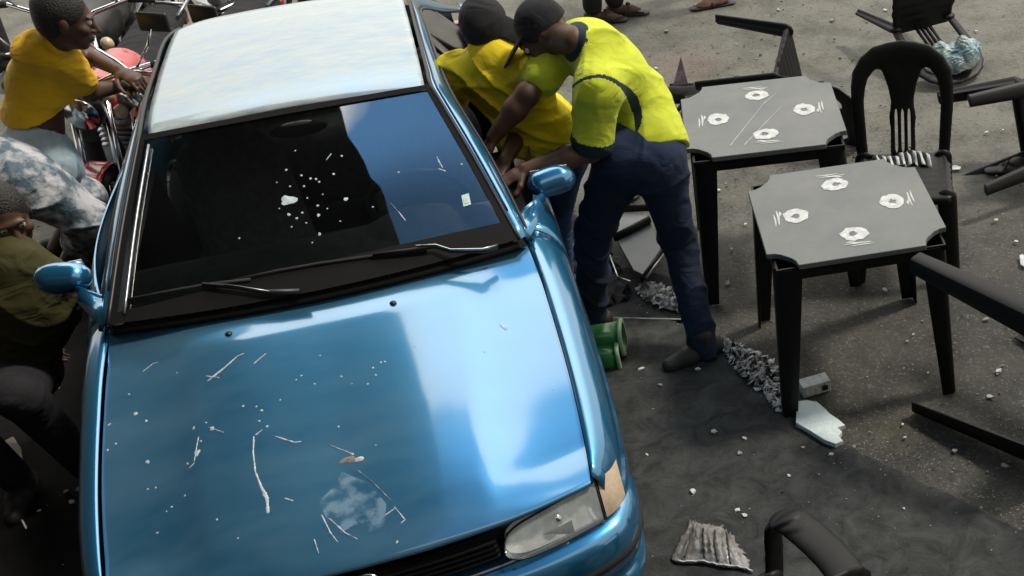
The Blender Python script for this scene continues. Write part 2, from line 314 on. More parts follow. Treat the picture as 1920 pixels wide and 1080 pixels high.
# ---- distance-field modelling: bodies, clothes and moulded plastic as one continuous skin
def nrm(v): v = np.asarray(v, float); return v/(np.linalg.norm(v)+1e-12)
class SDF:
    def __init__(s): s.P = []
    def cone(s, a, b, ra, rb=None, side=None, flat=1.0, k=.02, cut=False):
        s.P.append(('c', np.array(a, float), np.array(b, float), ra, ra if rb is None else rb, side, flat, k, cut)); return s
    def chain(s, pts, rs, **k):
        for i in range(len(pts)-1): s.cone(pts[i], pts[i+1], rs[i], rs[i+1], **k)
        return s
    def ell(s, c, r, ax=None, k=.02, cut=False):
        s.P.append(('e', np.array(c, float), np.eye(3) if ax is None else np.array(ax, float), np.array(r, float), k, cut)); return s
    def build(s, name, m, parent=None, vox=.006, post=None, mats=None, pred=None, smooth_it=0, cuts=(), origin=(0, 0, 0)):
        lo = np.full(3, 1e9); hi = -lo
        for p in s.P:
            if p[-1]: continue
            if p[0] == 'c':
                for q, r in ((p[1], p[3]), (p[2], p[4])): lo = np.minimum(lo, q-r); hi = np.maximum(hi, q+r)
            else: lo = np.minimum(lo, p[1]-max(p[3])); hi = np.maximum(hi, p[1]+max(p[3]))
        pad = .03; lo = lo-pad; hi = hi+pad; n = np.ceil((hi-lo)/vox).astype(int)+1
        Fd = np.full(tuple(n), .06, dtype=np.float32)
        for p in s.P:
            if p[0] == 'c': a0 = np.minimum(p[1]-p[3], p[2]-p[4]); b0 = np.maximum(p[1]+p[3], p[2]+p[4])
            else: a0 = p[1]-max(p[3]); b0 = p[1]+max(p[3])
            i0 = np.clip(np.floor((a0-.05-lo)/vox).astype(int), 0, n-1); i1 = np.clip(np.ceil((b0+.05-lo)/vox).astype(int)+1, 1, n)
            X = (np.arange(i0[0], i1[0])*vox+lo[0])[:, None, None].astype(np.float32)
            Y = (np.arange(i0[1], i1[1])*vox+lo[1])[None, :, None].astype(np.float32)
            Z = (np.arange(i0[2], i1[2])*vox+lo[2])[None, None, :].astype(np.float32)
            if p[0] == 'c':
                _, a, b, ra, rb, side, flat, k, cut = p
                x, y, z = X-a[0], Y-a[1], Z-a[2]; ba = b-a; L2 = ba@ba+1e-12
                if side is not None and flat != 1:
                    wv = nrm(np.cross(ba, side)) if L2 > 1e-8 else nrm(side)
                    c = (x*wv[0]+y*wv[1]+z*wv[2])*(1/flat-1)
                    x, y, z = x+c*wv[0], y+c*wv[1], z+c*wv[2]
                h = np.clip((x*ba[0]+y*ba[1]+z*ba[2])/L2, 0, 1)
                d = np.sqrt((x-h*ba[0])**2+(y-h*ba[1])**2+(z-h*ba[2])**2)-(ra+(rb-ra)*h)
                if flat != 1: d = d*(flat+1)/2
            else:
                _, c, A, r, k, cut = p
                x, y, z = X-c[0], Y-c[1], Z-c[2]
                q = [(x*A[i][0]+y*A[i][1]+z*A[i][2])/r[i] for i in range(3)]
                k0 = np.sqrt(q[0]**2+q[1]**2+q[2]**2); k1 = np.sqrt((q[0]/r[0])**2+(q[1]/r[1])**2+(q[2]/r[2])**2)+1e-6
                d = k0*(k0-1)/k1
            sl = tuple(slice(i0[i], i1[i]) for i in range(3)); f = Fd[sl]
            if cut: d = -d; hh = np.clip(.5-.5*(f-d)/k, 0, 1); Fd[sl] = f*(1-hh)+d*hh+k*hh*(1-hh)
            else: hh = np.clip(.5+.5*(d-f)/k, 0, 1); Fd[sl] = np.minimum(d*(1-hh)+f*hh-k*hh*(1-hh), .06)
        if post is not None or cuts:
            X = (np.arange(n[0])*vox+lo[0])[:, None, None]; Y = (np.arange(n[1])*vox+lo[1])[None, :, None]; Z = (np.arange(n[2])*vox+lo[2])[None, None, :]
            if post is not None: Fd = (Fd+post(X, Y, Z)).astype(np.float32)
            for (c, nn) in cuts:      # keep the side the normal points away from
                nn = nrm(nn); Fd = np.maximum(Fd, ((X-c[0])*nn[0]+(Y-c[1])*nn[1]+(Z-c[2])*nn[2]).astype(np.float32))
        Fd[0] = .06; Fd[-1] = .06; Fd[:, 0] = .06; Fd[:, -1] = .06; Fd[:, :, 0] = .06; Fd[:, :, -1] = .06
        g = openvdb.FloatGrid(.06); g.copyFromArray(np.ascontiguousarray(Fd))
        pts, quads = g.convertToQuads(0.0)
        pts = pts*vox+lo
        fm = None
        if pred is not None: fm = pred(pts[quads].mean(axis=1))
        o = mesh(name, pts-np.array(origin), quads[:, ::-1], m, parent, mats=mats, fm=fm)
        # the library may wind faces inward: make them face out
        me = o.data; vol = 0.0
        P0, P1, P2 = pts[quads[:, 0]], pts[quads[:, 1]], pts[quads[:, 2]]
        vol = float(np.einsum('ij,ij->', P0-pts.mean(0), np.cross(P1-P0, P2-P0)))
        if vol > 0: me.flip_normals()
        if smooth_it: md = o.modifiers.new('sm', 'SMOOTH'); md.factor = .5; md.iterations = smooth_it
        return o
def folds(amp=.005, sc=28, dirv=(0, 0, 1), seed=0.0):
    d = nrm(dirv); e = nrm(np.cross(d, (.3, .9, .2))); f = np.cross(d, e)
    def fn(X, Y, Z):
        u = X*d[0]+Y*d[1]+Z*d[2]; v = X*e[0]+Y*e[1]+Z*e[2]; q = X*f[0]+Y*f[1]+Z*f[2]
        wv = .8*np.sin(8*v+5*q+seed)+.6*np.sin(12*q-7*v+2*seed+3*u)
        a = (1-np.abs(np.sin(sc*.5*u+2.4*wv+seed)))**2.2
        b = (1-np.abs(np.sin(sc*.42*u-9*v+2*wv+2*seed)))**2.5
        c = (1-np.abs(np.sin(sc*.75*(u*.6+v*.5)+1.5*wv+7*q+seed)))**2.5
        m1 = .5+.5*np.sin(6*v+5*q+4*u+seed); m2 = .5+.5*np.sin(9*q-6*u+5*v+3*seed)
        return -amp*(1.3*a*m1+1.3*b*(1-m1)+.8*c*m2-.55)
    return fn

# ================================================================== SETTING
def struct(o): o['kind'] = 'structure'; return o
gb = MB(); n = 120
xs = np.r_[-200, -90, -40, np.linspace(-16, 12, n), 40, 90, 200]; ys = np.r_[-160, -60, -20, np.linspace(-4, 18, n), 40, 90, 220]
A = np.zeros((len(xs), len(ys), 3)); A[..., 0] = xs[:, None]; A[..., 1] = ys[None, :]
A[..., 2] = -.006+.006*np.sin(A[..., 0]*1.3+A[..., 1]*.7)*np.cos(A[..., 1]*1.1)
gb.grid(A, flip=True); struct(gb.build('road', M_ROAD))
# the smoother apron in front, with a worn edge
edge = [G(1100, 545), G(1240, 590), G(1350, 650), G(1440, 722), G(1500, 782), G(1580, 832), G(1700, 893), G(1800, 940), G(1920, 1000)]
edge = [e[:2] for e in edge]
d0 = edge[-1]-edge[-2]; edge.append(edge[-1]+d0*30)
edge = [np.array([-12.0, 5.6]), np.array([-4.6, 5.3]), np.array([-2.6, 4.95])]+edge
E2 = []; jit = 0.0
for i in range(len(edge)-1):
    k = 30 if i < len(edge)-2 else 60
    for j in range(k):
        p = edge[i]+(edge[i+1]-edge[i])*j/k; jit = jit*.75+rng.normal(0, .004); E2.append((p[0], p[1]+jit))
E2.append(tuple(edge[-1]))
nE = len(E2); V = []
for p in E2: V += [(p[0], p[1], -.01), (p[0], p[1]-.004, .014), (p[0], p[1]-.018, .020), (p[0], p[1]-.35, .020), (p[0], p[1]-1.6, .020), (p[0], -14 if p[1] > -12 else p[1]-3, .020)]
Fc = [(6*i+c, 6*i+c+1, 6*i+c+7, 6*i+c+6) for i in range(nE-1) for c in range(5)]
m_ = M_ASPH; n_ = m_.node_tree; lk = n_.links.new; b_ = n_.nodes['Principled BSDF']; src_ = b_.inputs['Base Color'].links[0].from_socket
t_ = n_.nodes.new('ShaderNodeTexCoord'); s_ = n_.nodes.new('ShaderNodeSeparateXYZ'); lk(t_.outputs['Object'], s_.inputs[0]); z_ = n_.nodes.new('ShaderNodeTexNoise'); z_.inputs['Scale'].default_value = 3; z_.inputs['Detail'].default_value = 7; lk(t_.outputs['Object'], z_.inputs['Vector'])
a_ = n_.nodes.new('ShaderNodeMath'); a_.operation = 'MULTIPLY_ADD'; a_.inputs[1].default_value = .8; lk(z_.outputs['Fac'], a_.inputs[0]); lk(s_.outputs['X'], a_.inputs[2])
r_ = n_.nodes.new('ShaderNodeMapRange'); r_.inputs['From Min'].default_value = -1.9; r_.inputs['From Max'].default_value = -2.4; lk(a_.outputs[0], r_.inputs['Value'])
x_ = n_.nodes.new('ShaderNodeMixRGB'); x_.inputs['Color2'].default_value = (.004, .004, .0035, 1); lk(r_.outputs[0], x_.inputs['Fac']); lk(src_, x_.inputs['Color1'])  # near-black left of the car: shade painted into the asphalt colour
# faint scuffs and stains
z2 = n_.nodes.new('ShaderNodeTexNoise'); z2.inputs['Scale'].default_value = 9; z2.inputs['Detail'].default_value = 10; z2.inputs['Roughness'].default_value = .7; z2.inputs['Distortion'].default_value = .8; lk(t_.outputs['Object'], z2.inputs['Vector'])
q2 = n_.nodes.new('ShaderNodeMapRange'); q2.inputs['From Min'].default_value = .36; q2.inputs['From Max'].default_value = .62; q2.inputs['To Min'].default_value = .6; q2.inputs['To Max'].default_value = 1.35; lk(z2.outputs['Fac'], q2.inputs['Value'])
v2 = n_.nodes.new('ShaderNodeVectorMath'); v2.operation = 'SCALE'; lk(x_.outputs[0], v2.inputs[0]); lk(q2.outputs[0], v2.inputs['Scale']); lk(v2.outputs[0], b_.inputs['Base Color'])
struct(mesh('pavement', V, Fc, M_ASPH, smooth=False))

# added unseen roof overhead, edge shaped for its reflection in the bonnet and left-side shade
aw = MB()
pk = path([(-1.32, 2.6), (-1.44, 3.2), (-1.62, 3.8), (-1.84, 4.35), (-2.12, 4.85), (-2.5, 5.4), (-2.9, 5.9), (-3.5, 6.25), (-4.3, 6.05), (-4.7, 6.4), (-4.9, 7.5)], 44)
pk[1:-1] += np.cumsum(rng.normal(0, .022, (42, 2)), axis=0)*.5+rng.normal(0, .018, (42, 2))
poly = [(-1.3, -1.1)]+[tuple(p) for p in pk]+[(-9, 7.7), (-9, -1.1)]
awt = thing('added_awning', 'added unseen dark roof on posts over the left pavement, edge shaped for bonnet reflections', 'added_awning', (-8.6, 0, 0))
aw.prism([(x+8.6, y) for x, y in poly], 4.9, 5.0); aw.build('added_roof_sheet', M_ADDED_SHEET, awt, smooth=False)
wl = thing('added_side_wall', 'added dark wall, unseen beyond the left edge, blocking sky light', 'wall', (-4.75, 0, 0))  # wall added out of view to keep sky light off the left ground
MB().box((0, .2, 2.44), (.3, 8.4, 4.88)).build('wall', M_ADDED_WALL, wl, smooth=False)  # the added side wall, out of view
MB().box((.17, 1.5, 1.05), (.06, 1.0, 2.1)).build('door', M_ADDED_SHEET, wl, smooth=False, bevel=.01)
bw = thing('added_back_wall', 'added dark wall block, unseen behind the camera, cutting sky light from the near side', 'building', (0, -1.4, 0))  # added behind the camera to block sky light and darken the foreground
MB().box((.8, -.15, 2.9), (11.0, .3, 5.8)).build('wall', M_ADDED_WALL, bw, smooth=False)  # the added wall behind the camera, out of view
for x in (-2.6, 2.2): MB().box((x, .03, 1.3), (1.4, .06, 2.4)).build('added_shutter', M_ADDED_SHEET, bw, smooth=False, bevel=.01)
for y in (-3.5, 1.5, 6.8): MB().tube([(-.1, y, 0), (-.1, y, 4.9)], .06, 10).build('post', M_GREYMET, awt)

# ================================================================== CAR
CX, CY, CW = -1.77686, 3.35721, 0.291589
car = thing('parked_car', 'light blue metallic hatchback seen from the front with a splashed bonnet', 'car', (CX, CY, 0), CW)
def mirror_add(mb, build):
    for s in (1, -1):
        t = MB(); build(t); t.V = [(v[0]*s, v[1], v[2]) for v in t.V]
        if s < 0: t.F = [f[::-1] for f in t.F]
        mb.add(t.V, t.F)
zk_y = [-1.16, -1.10, -1.02, -.9, -.7, -.45, -.2, .05]; zk_z = [.662, .700, .728, .763, .812, .868, .922, .972]
def hood_z(y): return cr(zk_y, zk_z, y)
def seam_x(y): return cr([-1.05, -1.0, -.75, -.35, 0, .12], [.684, .690, .706, .708, .690, .672], y)
def front_y(x):
    a = np.abs(np.asarray(x, float)); return cr([0, .2, .4, .6, .7, .76, .80], [-1.118, -1.113, -1.088, -1.032, -.990, -.945, -.87], a)
def hood_pt(s, t):
    yr = .035-.105*(1-abs(s)**2.2); xf = .688
    yf = float(front_y(s*xf))+.0
    y = yr*(1-t)+yf*t
    x = s*float(seam_x(y)-.004)
    zc = float(hood_z(y + (0 if t < .5 else (t-.5)*2*(-1.118-yf)*0.35)))
    a = abs(x)
    cre = cr([0, .40, .435, .475, 1], [.010, .010, .006, -.004, -.008], np.array([a+(.05*t)]))[0]
    edge_fade = min(1, t*8, (1-t)*6+.15)
    z = zc-.040*abs(s)**2.3+cre*edge_fade
    return (x, y, z)
A = np.array([[hood_pt(s, t) for s in np.linspace(-1, 1, 61)] for t in np.r_[np.linspace(0, .85, 44), np.linspace(.868, 1, 12)]])
lip = A[-1].copy(); lip[:, 1] += .012; lip[:, 2] -= .022
lip0 = A[-1].copy(); lip0[:, 1] -= .004; lip0[:, 2] -= .010
A = np.concatenate([A, lip0[None], lip[None]])
hb = MB(); hb.grid(A); hood = hb.build('hood', M_HOODP, car)

side_x = lambda y: cr([-.99, -.965, -.93, -.86, -.74, -.5, -.2, .1, .8, 1.6, 2.1, 2.45], [.722, .742, .764, .787, .802, .811, .812, .808, .800, .800, .785, .74], y)
def top_edge(y):
    x = float(seam_x(y)) if y < .05 else float(cr([.05, .2, 1.6, 2.2, 2.45], [.668, .715, .72, .69, .64], np.array([y]))[0])
    z = float(hood_z(y)-.055) if y < .05 else float(cr([.05, .25, 1.2, 2.0, 2.45], [.925, .94, .95, .955, .93], np.array([y]))[0])
    if y < .05: z = float(hood_z(y + 0.0))-.050
    return x, z
def bottom(y):
    zb = .24
    for yc in (-.46, 1.93):
        d = 1-((y-yc)/.33)**2
        if d > 0: zb = max(zb, .27+.33*math.sqrt(d)*1.0)
    if y < -.80: zb = max(zb, .515)
    return zb
def side_col(y, rows=22):
    xt, zt = top_edge(y); xs_ = float(side_x(np.array([y]))[0]); zb = bottom(y); P = []
    zs = zt-.15
    for i in range(9):
        th = i/8*PI/2; P.append((xt+(xs_-xt)*math.sin(th), y, zs+(zt-zs)*math.cos(th)))
    zb = min(zb, zs-.01)
    for i in range(1, rows-8):
        z = zs+(zb-zs)*i/(rows-9); b = .010*math.sin(min(1, max(0, (z-.25)/.55))*PI)-.02*max(0, (.45-z)/.2)
        P.append((xs_+b, y, z))
    return P
def ysamp(a, b, n): 
    y = set(np.linspace(a, b, n))
    for yc in (-.46, 1.93):
        for k in np.linspace(-1, 1, 25): 
            q = yc+.33*math.sin(k*PI/2)
            if a < q < b: y.add(q)
    for q in (-.801, -.799):
        if a < q < b: y.add(q)
    return sorted(y)
for nm, a, b in (('fender', -.988, .115), ('door', .121, 1.235), ('rear_quarter', 1.241, 2.45)):
    for s in (1, -1):
        A = np.array([side_col(y) for y in ysamp(a, b, 26)]); t = MB(); t.grid(A, flip=True)
        t.V = [(v[0]*s, v[1], v[2]) for v in t.V]
        if s < 0: t.F = [f[::-1] for f in t.F]
        p = t.build(nm, M_PAINT, car, solid=.004)
        if nm == 'door':
            MB().tube([(s*.812, 1.0, .80), (s*.832, 1.05, .80), (s*.832, 1.15, .80), (s*.812, 1.18, .80)], .011, 8).build('door_handle', M_BLACK, p)
            mo = MB(); mo.grid([[(s*.810, y, .50), (s*.820, y, .515), (s*.820, y, .545), (s*.810, y, .56)] for y in np.linspace(.14, 1.22, 6)]); mo.build('side_moulding', M_RUB, p)
# inner dark liner (engine bay, sills, floor)
lb = MB()
lb.add([(-.655, -.93, .58), (.655, -.93, .58), (.66, .06, .82), (-.66, .06, .82)], [(0, 1, 2, 3)])
lb.box((0, .6, .30), (1.5, 2.9, .06)); lb.box((0, -.93, .42), (1.2, .25, .3))
for s in (1, -1):
    lb.add([(s*.690, -.93, .62), (s*.695, -.7, .70), (s*.695, -.35, .78), (s*.67, .05, .85), (s*.66, .05, .3), (s*.66, -.99, .3)], [(0, 1, 2, 3, 4, 5)])
    lb.box((s*.74, .72, .55), (.06, 2.4-1.0, .55))
lb.box((0, 2.3, .5), (1.3, .2, .4)); lb.build('chassis', M_BLACK, car, smooth=False)

# front bumper
fp = np.array([(.818, -.80), (.815, -.88), (.797, -.965), (.755, -1.045), (.68, -1.098), (.55, -1.145), (.35, -1.180), (.15, -1.195), (0, -1.20)])
fp = np.vstack([fp, np.array([(-x, y) for x, y in fp[-2::-1]])]); fp = path(fp, 70)
tg = np.gradient(fp, axis=0); nn = np.stack([-tg[:, 1], tg[:, 0]], 1); nn /= np.linalg.norm(nn, axis=1)[:, None]
if (nn[35]@np.array([0, -1])) < 0: nn = -nn
prof = [(-.11, .588), (-.055, .586), (-.022, .578), (.0, .562), (.011, .54), (.014, .50), (.012, .44), (.006, .40), (-.004, .395), (-.004, .36), (.004, .355), (-.002, .27), (-.03, .21)]
A = np.array([[(fp[i, 0]+nn[i, 0]*o, fp[i, 1]+nn[i, 1]*o, z) for o, z in [(o_-.012, z_-.052) for o_, z_ in prof]] for i in range(70)])
bm_ = MB(); bm_.grid(A); bump = bm_.build('front_bumper', M_PAINT, car)
gl = MB(); gl.grid([[(fp[i, 0]+nn[i, 0]*o, fp[i, 1]+nn[i, 1]*o, z) for o, z in ((.0015, .426), (.0065, .418), (.0065, .400), (.0005, .392))] for i in range(70)]); gl.build('rub_strip', M_RUB, bump)
# black nose panel behind lamps and grille
pn = MB(); X = np.linspace(-.735, .735, 61)
pn.grid([[(x, float(front_y(x))+.062, .50), (x, float(front_y(x))+.060, .58), (x, float(front_y(x))+.036, float(hood_z(float(front_y(x)))) - .06+.0)] for x in X]); pn.build('nose_panel', M_BLACK, car)
ch = MB(); ch.tube([(x, float(front_y(x))-.018, .541) for x in np.linspace(-.76, .76, 50)], .0045, 6); ch.build('bumper_trim', M_GREYMET, car)
gr = MB()
for z in (.570, .590, .610, .630): gr.add(*(lambda P: (P, [(i*4+j, i*4+(j+1) % 4, (i+1)*4+(j+1) % 4, (i+1)*4+j) for i in range(24) for j in range(4)]))([(x, float(front_y(x))+dy, z+dz) for x in np.linspace(-.375, .375, 25) for dy, dz in ((-.006, .003), (.016, .003), (.016, -.004), (-.006, -.004))]))
grl = gr.build('grille', M_BLACK, car, smooth=False)
em = MB(); ec = np.array([0, float(front_y(0))-.022, .617]); ax = (0, -1, .45); em.ring(ec, ax, .043, .0045, 36, 8)
uv_u = nrm((0, .45, 1)); ux = np.array([1.0, 0, 0])
def ep(x, y): return ec+ux*x+uv_u*y
em.tube([ep(-.018, .036), ep(0, .004), ep(.018, .036)], .0038, 6); em.tube([ep(-.037, .015), ep(-.016, -.034), ep(0, .0), ep(.016, -.034), ep(.037, .015)], .0038, 6)
em.build('round_emblem', M_CHROME, car)

# lamps
for s in (1, -1):
    def lens_grid(x0, x1, yoff, nu=34, nv=12, shrink=1.0, bul=.012):
        rows = []
        for u in np.linspace(0, 1, nu):
            x = x0+(x1-x0)*u; zt = float(cr([.39, .5, .6, .7, .8], [.636, .654, .662, .662, .655], np.array([x]))[0]); zb = float(cr([.39, .5, .7, .8], [.555, .548, .546, .552], np.array([x]))[0])
            if x0 < .5:
                e = min(1, (x-x0)/.075); k = math.sqrt(max(0, 1-(1-e)**2))
            else: k = 1
            zc = (zt+zb)/2; hh = (zt-zb)/2*k*shrink
            rows.append([(s*x, float(front_y(x))+yoff-bul*math.cos(v*PI/2)*k+.028*(v), zc+hh*v) for v in np.linspace(-1, 1, nv)])
        t = MB(); t.grid(rows, flip=(s > 0)); return t
    hl = thing_lamp = lens_grid(.392, .699, -.014).build('headlight', M_LENS, car)
    lens_grid(.396, .696, .012, bul=-.02).build('reflector', M_REFL, hl)
    MB().blob((s*.56, float(front_y(.56))+.002, .61), .022, 12).build('bulb', M_CHROME, hl)
    rim = MB(); g = np.array(lens_grid(.392, .699, -.014).V).reshape(34, 12, 3); loop = list(g[:, -1])+list(g[-1, ::-1])+list(g[::-1, 0])
    rim.tube(loop[::2]+[loop[0]], .0035, 6); rim.build('lamp_rim', M_BLACK, hl)
    lens_grid(.706, .779, -.012, nu=14).build('turn_signal', M_AMBER, car)

# roof
def roof_pt(s, t):
    yf = .668+.012*s*s; yb = 1.745-.14*abs(s)**3.0
    y = yf*(1-t)+yb*t
    xw = float(cr([.6, .75, 1.2, 1.55, 1.75], [.474, .474, .462, .448, .44], np.array([y]))[0])
    z = float(cr([.65, .70, .78, .95, 1.2, 1.5, 1.66, 1.75], [1.284, 1.302, 1.314, 1.322, 1.326, 1.320, 1.305, 1.278], np.array([y-.03*s*s+.0]))[0])-.026*abs(s)**2.2
    return (s*xw, y, z)
A = np.array([[roof_pt(s, t) for s in np.linspace(-1, 1, 41)] for t in np.linspace(0, 1, 48)]); rb = MB(); rb.grid(A); roof = rb.build('roof', M_ROOFP, car, solid=.006)
Wl = path([(.657, .0, .972), (.577, .335, 1.128), (.490, .680, 1.276)], 16)       # windscreen edge
Rl = path([(.486, .685, 1.275), (.480, .9, 1.293), (.470, 1.2, 1.298), (.456, 1.55, 1.290), (.440, 1.70, 1.262), (.50, 2.0, 1.13), (.58, 2.3, .96)], 26)
Il = np.vstack([Wl+np.array([.006, 0, -.002]), Rl[1:]+np.array([.012, 0, -.004])])
Ol = path([(.700, .03, .945), (.632, .40, 1.105), (.556, .72, 1.220), (.530, 1.0, 1.242), (.512, 1.35, 1.245), (.498, 1.6, 1.225), (.575, 1.9, 1.10), (.66, 2.3, .95)], 41)
Il = path(Il, 41)
for s in (1, -1):
    rows = []
    for i in range(41):
        a, b = Il[i], Ol[i]; up = np.array([.35, 0, 1]); up = up/np.linalg.norm(up)
        rows.append([((a+(b-a)*u+up*.014*math.sin(u*PI))*np.array([s, 1, 1])) for u in np.linspace(0, 1, 8)])
    t = MB(); t.grid(rows, flip=(s < 0)); t.build('roof_rail', M_PAINT, car, solid=.004)
    dr = MB(); dr.tube([p*np.array([s, 1, 1])+np.array([0, 0, .004]) for p in Il], .0075, 6); dr.tube([(p*.72+q*.28)*np.array([s, 1, 1])+np.array([0, 0, .013]) for p, q in zip(Il[2:], Ol[2:])], .0035, 6)
    dr.tube([(p+np.array([.004, 0, -.006]))*np.array([s, 1, 1]) for p in Ol], .007, 6); dr.build('drip_channel', M_BLACK, car)
    # side window frame: door pillar, rear pillar and glass
    for ya, yb_ in ((1.19, 1.27), (1.75, 1.83)):
        iu = np.argmin(abs(Ol[:, 1]-ya)); iv = np.argmin(abs(Ol[:, 1]-yb_)); a = Ol[iu]*np.array([s, 1, 1]); b = Ol[iv]*np.array([s, 1, 1])
        if iu == iv: b = Ol[iv+1]*np.array([s, 1, 1])
        MB().grid([[a, (s*.722, ya, .945)], [b, (s*.722, yb_, .945)]]).build('window_pillar', M_BLACK, car, solid=.01)
    def sg(y0, y1, nm):
        rows = []
        for y in np.linspace(y0, y1, 10):
            top = np.array([np.interp(y, Ol[:, 1], Ol[:, 0]), y, np.interp(y, Ol[:, 1], Ol[:, 2])])*np.array([s, 1, 1]); bot = np.array([s*.718, y, .942]); rows.append([top+(bot-top)*u+np.array([s*.012*math.sin(u*PI), 0, 0]) for u in np.linspace(0, 1, 5)])
        MB().grid(rows).build(nm, M_SIDEG, car)
    sg(1.28, 1.74, 'rear_side_window')
    if s < 0: sg(.12, 1.18, 'door_window')
# windscreen: curved glass with black surround
def ws_pt(s, t):
    e = np.array([np.interp(t, np.linspace(0, 1, 16), Wl[:, i]) for i in range(3)]); c = 1-s*s
    return (s*e[0], e[1]-(.082*(1-t)+.012*t)*c, e[2]+(.002*math.sin(t*PI)+.012-.004*t)*c)
A = np.array([[ws_pt(s, t) for s in np.linspace(-1, 1, 33)] for t in np.linspace(0, 1, 24)]); wb = MB(); wb.grid(A); wsh = wb.build('windshield', M_WSH, car)
def frame_strip(mb, P, Q): mb.grid([[p, q] for p, q in zip(P, Q)])
sr = MB(); S = np.linspace(-1, 1, 33); up = np.array([0, -.004, .004])
def wsp(s, t): return np.array(ws_pt(s, t))+up
frame_strip(sr, [wsp(s, 1.0) for s in S], [wsp(s, .968) for s in S]); frame_strip(sr, [wsp(s, -.0) for s in S], [wsp(s, .13-.05*s*s+.03*s) for s in S])
for sgn in (1, -1): frame_strip(sr, [wsp(sgn*1.0, t) for t in np.linspace(0, 1, 24)], [wsp(sgn*.968, t) for t in np.linspace(0, 1, 24)])
sr.build('windshield_seal', M_SEAL, wsh, smooth=True)
mo = MB(); mo.tube([wsp(-.93, t)+up for t in np.linspace(.04, .93, 14)], .0045, 6); mo.build('seal_highlight', M_GREYMET, wsh)
# sun sticker, splashes
def patch(mb, cx_, cz_, r, n=12, jit=.35, ux=(1, 0), surf=None, th=.0016, el=1.0, ang=0, mi=0):
    pts = []
    for i in range(n):
        a = 2*PI*i/n; rr = r*(1+random.uniform(-jit, jit)); x = rr*math.cos(a); y = rr*math.sin(a)*el
        pts.append((cx_+x*math.cos(ang)-y*math.sin(ang), cz_+x*math.sin(ang)+y*math.cos(ang)))
    V = [surf(*p)+np.array([0, 0, .0008]) for p in pts]; c = surf(cx_, cz_)+np.array([0, 0, th+.0012])
    mb.add([c]+V, [(0, i+1, (i+1) % n+1) for i in range(n)], mi)
def inv_car(px, py, z):
    p = G(px, py, z); dx, dy = p[0]-CX, p[1]-CY; c, s = math.cos(CW), math.sin(CW); return np.array([c*dx+s*dy, -s*dx+c*dy])
def ws_surf(x, y):
    lo_, hi_ = 0.0, 1.0
    for _ in range(18):
        m_ = (lo_+hi_)/2; e = np.interp(m_, np.linspace(0, 1, 16), Wl[:, 0])
        if ws_pt(max(-1, min(1, x/e)), m_)[1] < y: lo_ = m_
        else: hi_ = m_
    e = np.interp(lo_, np.linspace(0, 1, 16), Wl[:, 0]); return np.array(ws_pt(max(-1, min(1, x/e)), lo_))
def ws_px(px, py):
    z = 1.1
    for _ in range(8): xy = inv_car(px, py, z); z = ws_surf(*xy)[2]
    return xy
def hd_surf(x, y):
    xf = float(seam_x(y)); s = max(-.99, min(.99, x/xf)); lo_, hi_ = 0.0, 1.0
    for _ in range(16):
        m_ = (lo_+hi_)/2
        if hood_pt(s, m_)[1] > y: lo_ = m_
        else: hi_ = m_
    return np.array(hood_pt(s, (lo_+hi_)/2))
def hd_px(px, py):
    z = .85
    for _ in range(8): xy = inv_car(px, py, z); z = hd_surf(*xy)[2]
    return xy
sp = MB()
for px, py, r in [(545, 262, 2.5), (525, 292, 3), (553, 300, 3), (572, 311, 3), (583, 312, 3), (562, 330, 3), (646, 366, 5), (597, 403, 4), (603, 447, 4), (540, 398, 4), (565, 395, 3), (593, 379, 3), (520, 383, 2), (630, 265, 3), (615, 300, 3), (590, 320, 2.5), (535, 330, 2.5), (571, 360, 2), (556, 408, 3), (548, 428, 2.5), (700, 390, 2.5), (640, 420, 2), (450, 450, 2.5), (740, 302, 2.5), (860, 290, 3), (508, 318, 2), (600, 352, 2), (575, 420, 2), (590, 465, 2.5), (612, 388, 2)]:
    xy = ws_px(px, py); patch(sp, xy[0], xy[1], r/1.0*.00135, 9, .3, surf=ws_surf)
def streak(mb, pts, wd, fpx, surf, th=.002):
    P = [fpx(*p) for p in pts]
    for i in range(len(P)-1):
        nst = 5
        for j in range(nst):
            u = j/nst; c = P[i]*(1-u)+P[i+1]*u; w_ = (wd[i]*(1-u)+wd[i+1]*u)*.0010*random.uniform(.55, 1.25)
            d = P[i+1]-P[i]; patch(mb, c[0], c[1], max(w_, np.linalg.norm(d)/nst*.8), 8, .15, surf=surf, th=th, el=w_/max(w_, np.linalg.norm(d)/nst*.8), ang=math.atan2(d[1], d[0]))
streak(sp, [(805, 250), (815, 278), (825, 298)], [2, 2.5, 2], ws_px, ws_surf); streak(sp, [(735, 385), (752, 408), (766, 428)], [1, 1.5, 2], ws_px, ws_surf)
streak(sp, [(818, 300), (832, 308)], [2, 3], ws_px, ws_surf); streak(sp, [(602, 272), (612, 262)], [1.5, 1], ws_px, ws_surf)
xy = ws_px(535, 364); patch(sp, xy[0], xy[1], .026, 14, .3, surf=ws_surf, el=.7)
sp.build('splash_spots', M_SPL, wsh)['kind'] = 'stuff'
stk = MB(); c = ws_px(879, 390); du = ws_px(886, 388)-c; dv = ws_px(876, 377)-c
stk.add([ws_surf(*(c+du*a+dv*b))+np.array([0, -.001, .003]) for a, b in ((-1, -1), (1, -1), (1, 1), (-1, 1))], [(0, 1, 2, 3)]); stk.build('windshield_sticker', M_STK, wsh)
stp = MB(); stp.add([ws_surf(*(c+du*a+dv*b))+np.array([0, -.001, .0045]) for a, b in ((-.6, -.6), (.6, -.6), (.6, .3), (-.6, .3))], [(0, 1, 2, 3)]); stp.build('sticker_panel', M_PAPER, wsh)

